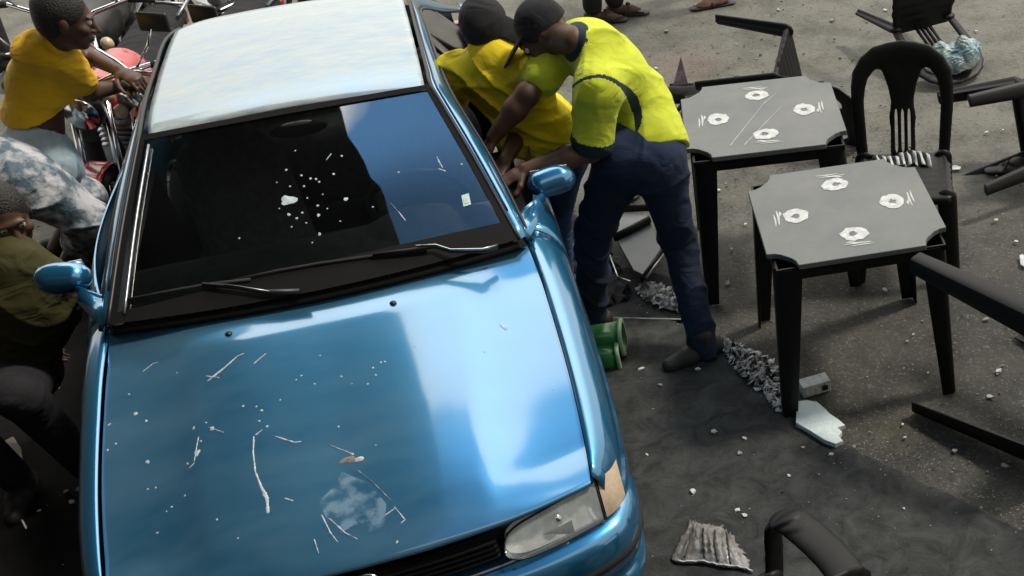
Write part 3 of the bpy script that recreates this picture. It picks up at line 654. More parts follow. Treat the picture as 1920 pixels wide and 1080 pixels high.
# cowl, vents, wipers, washer nozzles
cw = MB(); S = np.linspace(-1, 1, 33)
cw.grid([[np.array(ws_pt(s, 0))+np.array([0, .01, -.012]), np.array(ws_pt(s, 0))+np.array([0, -.02, -.020]), np.array(hood_pt(s, 0))+np.array([0, -.01, -.012])] for s in S]); cowl = cw.build('cowl', M_SEAL, car)
for x0, x1 in ((-.56, -.20), (-.02, .34)):
    vt = MB()
    def cvp(x, u): return np.array(hood_pt(x/.67, 0))*(1-u)+(np.array(ws_pt(x/.67, .05))+np.array([0, -.005, .006]))*u+np.array([0, 0, .004])
    vt.tube([cvp(x, .16) for x in np.linspace(x0, x1, 6)], .0022, 5)
    for x in np.arange(x0, x1, .0145): vt.tube([cvp(x, .16), cvp(x+.016, .80)], .0024, 5)
    vt.build('cowl_vent', M_GREYMET, cowl)
def wp(px, py, h):
    z = 1.0
    for _ in range(12): xy = inv_car(px, py, z); z = z*.4+.6*(max(.962, ws_surf(*xy)[2])+h)
    return np.array([*inv_car(px, py, z), z])
for tag_, arm, blade, chrome in ((1, [(932, 462, .022), (905, 470, .028), (845, 471, .030), (815, 462, .028), (760, 470, .024), (700, 478, .018)], [(800, 468, .010), (700, 480, .010), (600, 494, .010), (520, 508, .010), (440, 526, .010)], [(932, 459, .030), (905, 467, .036), (845, 468, .038), (817, 459, .036), (780, 461, .032)]),
                                 (2, [(562, 546, .015), (500, 548, .020), (450, 540, .022), (420, 536, .022), (380, 533, .018)], [(470, 524, .010), (400, 532, .010), (330, 544, .010), (240, 562, .010)], [(505, 546, .028), (450, 537, .030), (420, 533, .030)])):
    t_ = MB(); t_.tube([wp(*p) for p in arm], [.010, .009]+[.0065]*(len(arm)-2), 7); w1 = t_.build('wiper', M_BLACK, car)
    MB().tube([wp(*p) for p in blade], .0065, 6).build('wiper_blade', M_RUB, w1)
    MB().tube([wp(*p) for p in chrome], .0036 if tag_ == 1 else .002, 6).build('arm_edge', M_CHROME if tag_ == 1 else M_GREYMET, w1)
for px, py in ((738, 569), (428, 627)):
    xy = hd_px(px, py); p = hd_surf(*xy); MB().blob(p+np.array([0, 0, .002]), .0115, 10, squash=(1, 1, .6)).build('washer_nozzle', M_BLACK, hood)
# splashes on the bonnet
hs = MB()
for px, py, r in [(252, 777, 5), (272, 790, 4), (202, 797, 4), (215, 833, 3), (199, 845, 3.5), (362, 803, 4), (396, 805, 6), (368, 850, 8), (375, 828, 3), (385, 793, 3), (275, 867, 6), (350, 870, 3), (290, 915, 2.5), (275, 918, 2.5), (320, 951, 3), (293, 1000, 3), (405, 975, 2.5), (640, 706, 3), (690, 720, 3), (700, 690, 3), (715, 680, 3), (722, 678, 3), (705, 703, 3), (490, 770, 3), (480, 763, 3), (485, 790, 3), (500, 800, 3), (455, 762, 3), (600, 667, 2.5), (555, 713, 2.5), (565, 705, 3), (590, 720, 2.5), (525, 750, 2.5), (635, 800, 2.5), (660, 720, 2), (705, 835, 2), (240, 740, 3), (330, 700, 2.5), (745, 1017, 3), (310, 960, 2), (345, 930, 2.5), (445, 1010, 2), (910, 660, 2.5), (780, 650, 2.5), (945, 612, 4), (1040, 730, 2)]:
    xy = hd_px(px, py); patch(hs, xy[0], xy[1], r*.00125, 9, .4, surf=hd_surf, th=.0018)
for pts, wd in [([(475, 822), (474, 850), (478, 885), (490, 915), (500, 935), (502, 965)], [3, 3, 3, 4, 7, 4]), ([(392, 712), (420, 690), (445, 668), (458, 663)], [4, 3, 2, 2]), ([(388, 706), (412, 709)], [2, 3]), ([(478, 680), (500, 662)], [2, 1]), ([(268, 696), (285, 683), (296, 680)], [2, 1.5, 1]),
                ([(520, 820), (552, 830), (566, 828)], [2, 3, 1.5]), ([(535, 935), (550, 940)], [2, 3]), ([(618, 835), (645, 845), (665, 853)], [1, 2, 3]), ([(370, 825), (362, 870), (352, 880)], [1.5, 2, 1.5]), ([(480, 815), (492, 806)], [2, 1]),
                ([(605, 970), (620, 1000), (634, 1018)], [2, 2, 1]), ([(620, 975), (648, 1000), (672, 1012)], [2, 2.5, 1]), ([(725, 965), (742, 953), (760, 975), (752, 982)], [2, 2, 2, 2]), ([(675, 885), (700, 905), (735, 940)], [1, 1, 1]), ([(590, 1015), (598, 1040)], [1.5, 1]), ([(940, 610), (950, 618), (955, 612)], [1.5, 1.5, 1]), ([(393, 803), (420, 812)], [1, 2])]:
    streak(hs, pts, wd, hd_px, hd_surf, th=.0022)
hs.build('splash_marks', M_SPL, hood)['kind'] = 'stuff'
h2 = MB(); xy = hd_px(655, 862); patch(h2, xy[0], xy[1], .022, 12, .35, surf=hd_surf, th=.006, el=.6); h2.build('dirt_lump', M_BROWN, hood)
h3 = MB(); xy = hd_px(674, 861); patch(h3, xy[0], xy[1], .013, 12, .2, surf=hd_surf, th=.007, el=.7); h3.build('paper_scrap', M_WHITE, hood)
M_FILM = bpy.data.materials.new('wet_film'); M_FILM.use_nodes = True; n_ = M_FILM.node_tree; pb = n_.nodes['Principled BSDF']; pb.inputs['Base Color'].default_value = (.22, .36, .48, 1); pb.inputs['Roughness'].default_value = .25; nn3 = n_.nodes.new('ShaderNodeTexNoise'); nn3.inputs['Scale'].default_value = 22; nn3.inputs['Detail'].default_value = 6; r3 = n_.nodes.new('ShaderNodeMapRange'); r3.inputs['From Min'].default_value = .40; r3.inputs['From Max'].default_value = .58; r3.inputs['To Max'].default_value = .6; t3 = n_.nodes.new('ShaderNodeTexCoord'); n_.links.new(t3.outputs['Object'], nn3.inputs['Vector']); n_.links.new(nn3.outputs['Fac'], r3.inputs['Value']); n_.links.new(r3.outputs[0], pb.inputs['Alpha'])
h4 = MB(); P = [hd_px(*p) for p in ((640, 885), (690, 905), (725, 945), (722, 985), (690, 1000), (665, 985), (640, 1000), (610, 970), (598, 940), (630, 910))]; c = hd_px(665, 945)
h4.add([hd_surf(*c)+np.array([0, 0, .003])]+[hd_surf(*p)+np.array([0, 0, .0015]) for p in P], [(0, i+1, (i+1) % 10+1) for i in range(10)]); h4.build('wet_patch', M_FILM, hood)

# mirrors
for s in (1, -1):
    c = np.array([s*.825, .30, 1.0]); S_ = SDF()
    S_.cone(c+np.array([s*.034, .012, .004]), c+np.array([-s*.036, 0, -.002]), .046, .042, side=(1, 0, 0), flat=1, k=.01).ell(c+np.array([s*.0, .02, 0]), (.082, .040, .047), k=.03)
    mo_ = S_.build('wing_mirror', M_PAINT, car, vox=.004, cuts=[(c+np.array([0, .045, 0]), (0, 1, 0))])
    MB().box(c+np.array([0, .0475, 0]), (.135, .004, .075)).build('mirror_glass', M_CHROME, mo_, bevel=.001)
    b = MB(); b.grid([[(s*.655, .12, .985), (s*.69, .02, .955)], [(s*.70, .15, .988), (s*.72, .07, .958)], [(s*.765, .23, .99), (s*.775, .18, .972)]]); b.tube([(s*.68, .15, .968), (s*.78, .25, .978)], .020, 8, flat=.6); b.build('mirror_mount', M_PAINT, mo_, solid=.006)
# wheels
for s in (1, -1):
    for y in (-.46, 1.93):
        wr = MB(); ax = np.array([s, 0, 0.]); c = np.array([s*.735, y, .285])
        prf = [(-.085, .18), (-.09, .25), (-.075, .278), (-.03, .285), (.03, .285), (.075, .278), (.088, .25), (.08, .18)]
        A = [[(c[0]+s*o, c[1]+r*math.cos(th), c[2]+r*math.sin(th)) for o, r in prf] for th in np.linspace(0, 2*PI, 41)]; wr.grid(A)
        wh = wr.build('wheel', M_RUB, car); rm = MB(); prf = [(.075, .182), (.06, .17), (.05, .13), (.062, .07), (.07, .03), (.07, .001)]
        rm.grid([[(c[0]+s*o, c[1]+r*math.cos(th), c[2]+r*math.sin(th)) for o, r in prf] for th in np.linspace(0, 2*PI, 41)]); rm.build('hubcap', M_GREYMET, wh)
# rear end
tb = MB(); tb.grid([[(x, 1.745-.13*abs(x/.43)**3 if abs(x) < .43 else 1.61, 1.268-.02*abs(x/.43)**2) for x in np.linspace(-.42, .42, 15)], [(x*1.36, 2.32, .965) for x in np.linspace(-.42, .42, 15)]]); tb.build('rear_window', M_SIDEG, car)
tg_ = MB(); tg_.grid([[(x, 2.32, .965), (x, 2.44, .92), (x, 2.49, .75), (x, 2.49, .52)] for x in np.linspace(-.60, .60, 9)]); tg_.build('tailgate', M_PAINT, car)
for s in (1, -1): MB().box((s*.665, 2.46, .74), (.14, .06, .2)).build('tail_lamp', M_RED, car, bevel=.01)
rbm = MB(); pr = path([(.83, 2.25), (.80, 2.45), (.6, 2.55), (0, 2.58), (-.6, 2.55), (-.80, 2.45), (-.83, 2.25)], 30); rbm.grid([[(x, y-.06, .55), (x, y, .54), (x, y+.01, .45), (x, y-.01, .3), (x, y-.04, .26)] for x, y in pr]); rbm.build('rear_bumper', M_PAINT, car)
# interior
db = MB(); db.grid([[(x, ws_surf(x, -.2)[1]+.03, .945), (x, .12, .950), (x, .32, .958), (x, .40, .93), (x, .42, .75), (x, .40, .55)] for x in np.linspace(-.63, .63, 21)]); dash = db.build('dashboard', M_DARKIN, car)
cl = MB(); A = [[(.33+.19*math.cos(a)*k, .30+.11*math.sin(a)*k, .955+.05*(1-k*k)) for k in np.linspace(1, 0, 6)] for a in np.linspace(0, 2*PI, 25)]; cl.grid(A); cl.build('instrument_hood', M_DARKIN, dash)
MB().ring((.34, .52, .92), (0, 1, .5), .175, .014, 36, 8).build('steering_wheel', M_BLACK, car)
for s in (1, -1):
    S_ = SDF(); bx = s*.34
    S_.cone((bx, .85, .50), (bx, 1.05, .98), .16, .13, side=(1, 0, 0), flat=.42, k=.03).cone((bx-.09, .88, .50), (bx-.08, 1.05, .95), .13, .12, side=(1, 0, 0), flat=.5, k=.04).cone((bx+.09, .88, .50), (bx+.08, 1.05, .95), .13, .12, side=(1, 0, 0), flat=.5, k=.04)
    S_.cone((bx, .55, .45), (bx, .85, .42), .22, .22, side=(1, 0, 0), flat=.4, k=.04)
    st = S_.build('front_seat', M_SEAT, car, vox=.014); H_ = SDF(); H_.cone((bx-.06, 1.07, 1.08), (bx+.06, 1.07, 1.08), .062, .062, k=.02); H_.build('headrest', M_SEAT, st, vox=.01)
S_ = SDF(); S_.cone((-.4, 1.75, .6), (.4, 1.75, .6), .2, .2, k=.02).cone((-.42, 1.85, .85), (.42, 1.85, .85), .12, .12, k=.02); S_.build('rear_seat', M_SEAT, car, vox=.02)
MB().add([(-.47, .70, 1.268), (.47, .70, 1.268), (.44, 1.68, 1.262), (-.44, 1.68, 1.262)], [(0, 1, 2, 3)]).build('headliner', M_DARKIN, car, smooth=False)
MB().blob((.02, .60, 1.235), .1, 14, squash=(1, .15, .28)).build('inside_mirror', M_BLACK, car)

# ================================================================== PLASTIC TABLES
def table_top_poly(h=.35, grow=0.0):
    H = h+grow; q = [(H, H-.105), (H-.030, H-.100), (H-.052, H-.088), (H-.070, H-.070), (H-.088, H-.052), (H-.100, H-.030), (H-.105, H)]
    P = []
    for (sx, sy, rev) in ((1, 1, 0), (-1, 1, 1), (-1, -1, 0), (1, -1, 1)):
        c = [(sx*x, sy*y) for x, y in q]; P += c[::-1] if rev else c
    return P
def table_leg(sx, sy):
    t = MB(); n = 10; rows = []
    for u in np.linspace(0, 1, n):
        z = .690*(1-u); wdt = .052*(1-u)+.030*u; o = .268+.060*u; cx_, cy_ = sx*(o+.012), sy*(o+.012)
        # hollow angle section opening inwards, rounded outside corner
        sec = [(1, -1), (1, .3), (.8, .8), (.3, 1), (-1, 1), (-1, .72), (.2, .70), (.62, .62), (.70, .2), (.72, -1)]
        rows.append([(cx_+sx*wdt*a, cy_+sy*wdt*b, z) for a, b in sec])
    A = np.array(rows); m_ = A.shape[1]; V = A.reshape(-1, 3)
    Fc = [(i*m_+j, i*m_+(j+1) % m_, (i+1)*m_+(j+1) % m_, (i+1)*m_+j) for i in range(n-1) for j in range(m_)]
    if sx*sy < 0: Fc = [f[::-1] for f in Fc]
    t.add(V, Fc); t.add(A[-1], [tuple(range(m_))]); t.add(A[0], [tuple(range(m_))])
    return t
def make_table(name, label, loc, rot, group=None, marks=True):
    t = thing(name, label, 'table', loc, 0, group); t.rotation_euler = rot
    tp = MB(); tp.prism(table_top_poly(), .700, .722); top = tp.build('tabletop', M_PLGREY, t, smooth=False, bevel=.003)
    ap = MB()
    for a, b in (((-.235, -.325), (.235, -.325)), ((-.235, .325), (.235, .325)), ((-.325, -.235), (-.325, .235)), ((.325, -.235), (.325, .235))):
        cx_, cy_ = (a[0]+b[0])/2, (a[1]+b[1])/2; ap.box((cx_, cy_, .6735), (max(.012, abs(a[0]-b[0])), max(.012, abs(a[1]-b[1])), .052))
    for sx, sy in ((1, 1), (1, -1), (-1, 1), (-1, -1)): ap.box((sx*.285, sy*.285, .685), (.085, .085, .024))
    ap.box((0, 0, .694), (.64, .64, .006)); ap.build('apron', M_PLBLK, t, smooth=False)
    for sx in (1, -1):
        for sy in (1, -1): table_leg(sx, sy).build('leg', M_PLBLK, t, bevel=.002)
    if marks:
        for k in range(4):
            a = k*PI/2; c, s = math.cos(a), math.sin(a); m_ = MB(); r0 = random.Random(k+int(loc[1]*100))
            ro = [r0.uniform(.044, .054) for _ in range(22)]; ri = [r0.uniform(.012, .022) for _ in range(22)]; ox = r0.uniform(-.008, .008)
            V = []; n = 22
            for i in range(n):
                th = 2*PI*i/n; x, y = 0+ox+ri[i]*1.0*math.cos(th), -.195+ri[i]*.9*math.sin(th); V.append((x, y)); x, y = ro[i]*1.1*math.cos(th), -.195+ro[i]*math.sin(th); V.append((x, y))
            V3 = [(c*x-s*y, s*x+c*y, .7236) for x, y in V]; m_.add(V3, [(2*i, 2*i+1, (2*i+3) % (2*n), (2*i+2) % (2*n)) for i in range(n)])
            for (x0, x1, y, hh) in ((-.055, .050, -.266, .0035), (-.03, .062, -.280, .0025), (-.045, -.01, -.255, .004)):
                q = [(x0, y), (x1, y-.004), (x1, y-.004+hh), ((x0+x1)/2, y+hh*2.2), (x0, y+hh)]; m_.add([(c*x-s*yy, s*x+c*yy, .7236) for x, yy in q], [(0, 1, 2, 3, 4)])
            m_.build('printed_mark', M_WHITE, top, smooth=False)
    return t
T2 = make_table('plastic_table', 'front square grey plastic table with four white prints, before the upright black chair', (-.0085, 4.06498, 0), (0, 0, .17459), 'grey plastic tables with white prints')
T1 = make_table('plastic_table', 'rear square grey plastic table with scratched top, right beside the lime polo shirt', (-.35663, 4.92591, 0), (0, 0, .12334), 'grey plastic tables with white prints')
sc1 = MB()
for a, b in (((-.16, -.26), (.02, .10)), ((-.10, -.27), (.10, .06)), ((.02, .10), (.09, .20))):
    a, b = np.array(a), np.array(b); d = nrm(np.r_[b-a, 0])[:2]; n_ = np.array([-d[1], d[0]])*.0016; sc1.add([(*(a-n_), .7232), (*(a+n_), .7232), (*(b+n_*.4), .7232), (*(b-n_*.4), .7232)], [(0, 1, 2, 3)])
sc1.build('scratch', M_WHITE, [c for c in T1.children if c.name.startswith('tabletop')][0], smooth=False)

# ================================================================== PLASTIC CHAIRS (moulded, one piece look)
_chair_src = {}
def chair_parts(arms):
    """chair facing -Y, seat at 0.43, back to 0.88"""
    parts = []
    X = (1, 0, 0)
    b = SDF()
    for s in (1, -1):
        pts = path([(s*.190, .165, .415), (s*.200, .20, .56), (s*.205, .235, .70), (s*.185, .262, .80), (s*.120, .282, .860), (0, .290, .880)], 12)
        ws_ = np.interp(np.arange(12), [0, 5, 8, 11], [.027, .030, .042, .048])
        for i in range(11):
            d = pts[i+1]-pts[i]; sd_ = nrm(np.cross(d, (0, 1, -.15)))
            b.cone(pts[i], pts[i+1], ws_[i], ws_[i+1], side=sd_, flat=.36, k=.0008)
    b.cone((0, .185, .43), (0, .222, .60), .060, .058, side=X, flat=.16, k=.012).cone((0, .222, .60), (0, .252, .72), .058, .052, side=X, flat=.18, k=.012)
    b.cone((-.012, .252, .72), (-.045, .274, .82), .045, .05, side=X, flat=.2, k=.015).cone((.012, .252, .72), (.045, .274, .82), .045, .05, side=X, flat=.2, k=.015)
    b.cone((-.09, .280, .842), (.09, .280, .842), .030, .030, side=(0, 0, 1), flat=.35, k=.02)
    for x in (-.030, 0, .030): b.P.append(('c', np.array((x, .19, .48)), np.array((x, .230, .60)), .040, .040, (0, 1, 0), .17, .002, True))
    parts.append(('backrest', b))
    st = SDF()
    for i, y in enumerate(np.linspace(-.19, .17, 8)):
        zz = .425+.012*math.cos((y+.02)/.19*1.2)-.004; hw = .188 if y < .1 else .17
        st.cone((-hw, y, zz), (hw, y, zz), .034, .034, side=(0, 1, 0), flat=.26, k=.01)
    for s in (1, -1): st.cone((s*.20, -.19, .420), (s*.185, .17, .425), .018, .018, k=.01)
    st.cone((-.19, -.215, .412), (.19, -.215, .412), .020, .020, k=.01)
    for y in (-.10, -.05, 0, .05, .10):
        st.P.append(('c', np.array((-.085, y, .45)), np.array((.085, y, .45)), .0065, .0065, None, 1.0, .002, True)); st.P.append(('c', np.array((-.085, y, .425)), np.array((.085, y, .425)), .0065, .0065, None, 1.0, .002, True))
    parts.append(('seat', st))
    for s in (1, -1):
        l = SDF(); l.cone((s*.190, -.195, .41), (s*.225, -.235, .0), .046, .032, side=(1, 0, 0), flat=.5, k=.01).cone((s*.198, -.185, .41), (s*.232, -.222, .0), .028, .016, side=(0, 1, 0), flat=.5, k=.01); parts.append(('leg', l))
        l = SDF(); l.cone((s*.186, .168, .42), (s*.215, .262, .0), .044, .030, side=(1, 0, 0), flat=.5, k=.01).cone((s*.192, .160, .41), (s*.222, .25, .0), .026, .016, side=(0, 1, 0), flat=.5, k=.01); parts.append(('leg', l))
        if arms:
            a = SDF(); P = path([(s*.208, .225, .66), (s*.245, .12, .665), (s*.262, -.05, .668), (s*.258, -.17, .655), (s*.245, -.222, .60), (s*.235, -.225, .50), (s*.215, -.210, .415)], 16)
            for i in range(15):
                a.cone(P[i], P[i+1], .056 if i < 10 else .034, .056 if i < 9 else .034, side=(1, 0, 0), flat=.35, k=.001)
            parts.append(('armrest', a))
    return parts
def make_chair(name, label, loc, rot, group=None, arms=False):
    t = thing(name, label, 'chair', loc, 0, group); t.rotation_euler = rot
    if arms not in _chair_src:
        L_ = []
        for nm, s in chair_parts(arms): o = s.build(nm, M_PLBLK, t, vox=.0045, cuts=[((0, 0, .002), (0, 0, -1))]); L_.append(o)
        _chair_src[arms] = L_
    else:
        for o in _chair_src[arms]:
            c = o.copy(); COL.objects.link(c); c.parent = t
    return t
def rot_from(xa, za):
    """euler whose local x and z axes point along the given directions"""
    z = nrm(za); x = nrm(np.array(xa, float)-z*(np.array(xa, float)@z)); y = np.cross(z, x)
    return Matrix(((x[0], y[0], z[0]), (x[1], y[1], z[1]), (x[2], y[2], z[2]))).to_euler()
GC = 'black moulded plastic chairs'
c1 = make_chair('plastic_chair', 'black plastic chair standing upright behind the front grey table', tuple(G(1690, 96, .88)*np.array([1, 1, 0])-np.array([.015, .29, 0])), (0, 0, -.05), GC)
# tipped over behind the rear table, legs pointing left
make_chair('plastic_chair', 'black plastic chair fallen on its side behind the rear table, legs pointing left', (-.70, 6.43, .225), rot_from((.05, -.36, .93), (1, -.26, .03)), GC)
make_chair('plastic_chair', 'black plastic chair lying at the top right, crumpled bag in its curved back', tuple(G(1802, 152, .03)-.88*nrm((.42, -.9, -.14))+np.array([0, 0, .29])), rot_from(np.cross((0, 0, -1), (.42, -.9, -.14)), (.42, -.9, -.14)), GC)
make_chair('plastic_chair', 'black plastic chair lying at the right edge, legs pointing at the upright chair', (.60, 5.47, .245), rot_from((-.35, .35, 1), (1, .28, .08)), GC)
make_chair('plastic_armchair', 'black plastic armchair at the bottom edge, only its curved armrest showing', tuple(G(1456, 1259, .4)*np.array([1, 1, 0])+np.array([-.05, .07, 0])), (0, 0, PI+R(38)), None, arms=True)
# a table lying on its side at the right, two legs pointing into the picture
p_lo = G(1722, 752, .05); p_hi = G(1724, 500, .62)
tb3 = make_table('plastic_table', 'black table lying on its side at the right edge, two long legs pointing left', (0, 0, 0), (0, 0, 0), None, marks=False)
dv_ = nrm(G(1920, 862, .05)-p_lo); dz = np.array([0, 0, 1.0])
tb3.rotation_euler = rot_from(dz, dv_)
Mx = tb3.rotation_euler.to_matrix()
foot_lo = Mx @ Vector((-.328, .328, 0)); tb3.location = Vector(p_lo)-foot_lo+Vector((0, 0, .0))

# ================================================================== PEOPLE
def frame(f, u):
    f = nrm(f); u = nrm(np.array(u, float)-f*(np.array(u, float)@f)); return f, u, np.cross(f, u)      # forward, up, right
def add_head(S, hc, f, u, sc=1.0):
    f, u, r = frame(f, u); ax = [r, f, u]; P = lambda x, y, z: np.array(hc)+sc*(x*r+y*f+z*u)
    S.ell(P(0, -.008, .025), (.076*sc, .096*sc, .092*sc), ax, k=.02).ell(P(0, .022, -.045), (.058*sc, .066*sc, .070*sc), ax, k=.03)
    S.ell(P(0, .055, -.092), (.026*sc, .022*sc, .020*sc), ax, k=.02)
    S.cone(P(0, .088, .012), P(0, .112, -.026), .010*sc, .015*sc, k=.012).ell(P(0, .086, .03), (.05*sc, .014*sc, .012*sc), ax, k=.012)
    for s in (1, -1):
        S.ell(P(s*.013, .098, -.030), (.010*sc, .010*sc, .008*sc), ax, k=.006)
        S.ell(P(s*.030, .094, .012), (.017*sc, .014*sc, .011*sc), ax, k=.008, cut=True)
        S.ell(P(s*.078, -.006, -.005), (.010*sc, .019*sc, .032*sc), ax, k=.008)
        S.ell(P(s*.045, .066, -.018), (.02*sc, .02*sc, .018*sc), ax, k=.02)
    S.ell(P(0, .088, -.056), (.024*sc, .013*sc, .006*sc), ax, k=.005).ell(P(0, .086, -.068), (.021*sc, .014*sc, .007*sc), ax, k=.004)
def add_hand(S, wr, d, pn, side, curl=.5, sc=1.0):
    """wr wrist, d direction of the hand, pn palm normal, side +1/-1: where the thumb sits along d x pn"""
    d = nrm(d); pn = nrm(np.array(pn, float)-d*(np.array(pn, float)@d)); r = np.cross(d, pn)*side
    wr = np.array(wr, float); P = lambda a, b, c: wr+sc*(a*d+b*r+c*pn)
    S.cone(P(.0, 0, 0), P(.04, 0, 0), .024*sc, .036*sc, side=r, flat=.55, k=.012).cone(P(.04, 0, 0), P(.085, 0, 0), .036*sc, .038*sc, side=r, flat=.42, k=.01)
    for i, (b, ln) in enumerate(((.030, .072), (.0105, .080), (-.0095, .074), (-.029, .058))):
        q = P(.088-abs(i-1.2)*.004, b, 0); ang = curl*(.7+.12*i)
        for j, k_ in enumerate((.45, .32, .23)):
            a = ang*(.55+j*.75); dd = math.cos(a)*d+math.sin(a)*pn; q2 = q+dd*ln*k_*sc; S.cone(q, q2, (.0095-.0012*j)*sc, (.0085-.0012*j)*sc, k=.004); q = q2
    q = P(.022, .026, .004)
    for dd, ln, ra in ((.62*d+.7*r+.3*pn, .042, .0125), (.85*d+.4*r+.35*pn, .032, .0105), (.95*d+.1*r+.4*pn, .026, .009)):
        q2 = q+nrm(dd)*ln*sc; S.cone(q, q2, ra*sc, (ra-.0012)*sc, k=.006); q = q2
def eyes(parent, hc, f, u, o, sc=1.0):
    f, u, r = frame(f, u)
    for s in (1, -1):
        c = np.array(hc)+sc*(s*.030*r+.080*f+.012*u); MB().blob(c-o, .0135*sc, 12).build('eye', mat('eye_white', (.55, .52, .48), .3), parent)
        MB().blob(c+f*.0085*sc-o, .0065*sc, 8).build('pupil', M_BLACK, parent)
def add_hair(S, hc, f, u, sc=1.0, back=.0):
    f, u, r = frame(f, u); ax = [r, f, u]; P = lambda x, y, z: np.array(hc)+sc*(x*r+y*f+z*u)
    S.ell(P(0, -.018, .036), (.084*sc, .100*sc, .094*sc), ax, k=.02).ell(P(0, -.05, -.01), (.075*sc, .062*sc, .08*sc), ax, k=.02)
def person(label, o, J, skin, build, vox=.006, face=True):
    o = np.array(o, float); t = thing('person', label, 'person', o)
    build(t, o); return t
def shift(S, o):
    n = SDF()
    for p in S.P:
        p = list(p)
        if p[0] == 'c': p[1] = p[1]-o; p[2] = p[2]-o
        else: p[1] = p[1]-o
        n.P.append(tuple(p))
    return n
def B(S, nm, m, t, o, **k):
    cuts = [(np.array(c)-o, n_) for c, n_ in k.pop('cuts', ())]
    pred = k.pop('pred', None)
    if pred: k['pred'] = lambda c: pred(c+o)
    return shift(S, o).build(nm, m, t, cuts=cuts, **k)
def shoe(t, o, ank, d, m=M_SHOE, sc=1.0):
    d = nrm([d[0], d[1], 0]); a = np.array(ank, float); z0 = np.array([a[0], a[1], 0]); S = SDF(); sd_ = np.cross(d, (0, 0, 1))
    S.cone(z0-d*.05*sc+np.array([0, 0, .045]), z0+d*.08*sc+np.array([0, 0, .04]), .042*sc, .044*sc, k=.02).cone(z0+d*.08*sc+np.array([0, 0, .04]), z0+d*.17*sc+np.array([0, 0, .032]), .044*sc, .034*sc, k=.02).cone(a+np.array([0, 0, -.02]), a+np.array([0, 0, .03]), .05*sc, .048*sc, k=.02)
    return B(S, 'shoe', m, t, o, vox=.007, cuts=[((0, 0, .004), (0, 0, -1))])

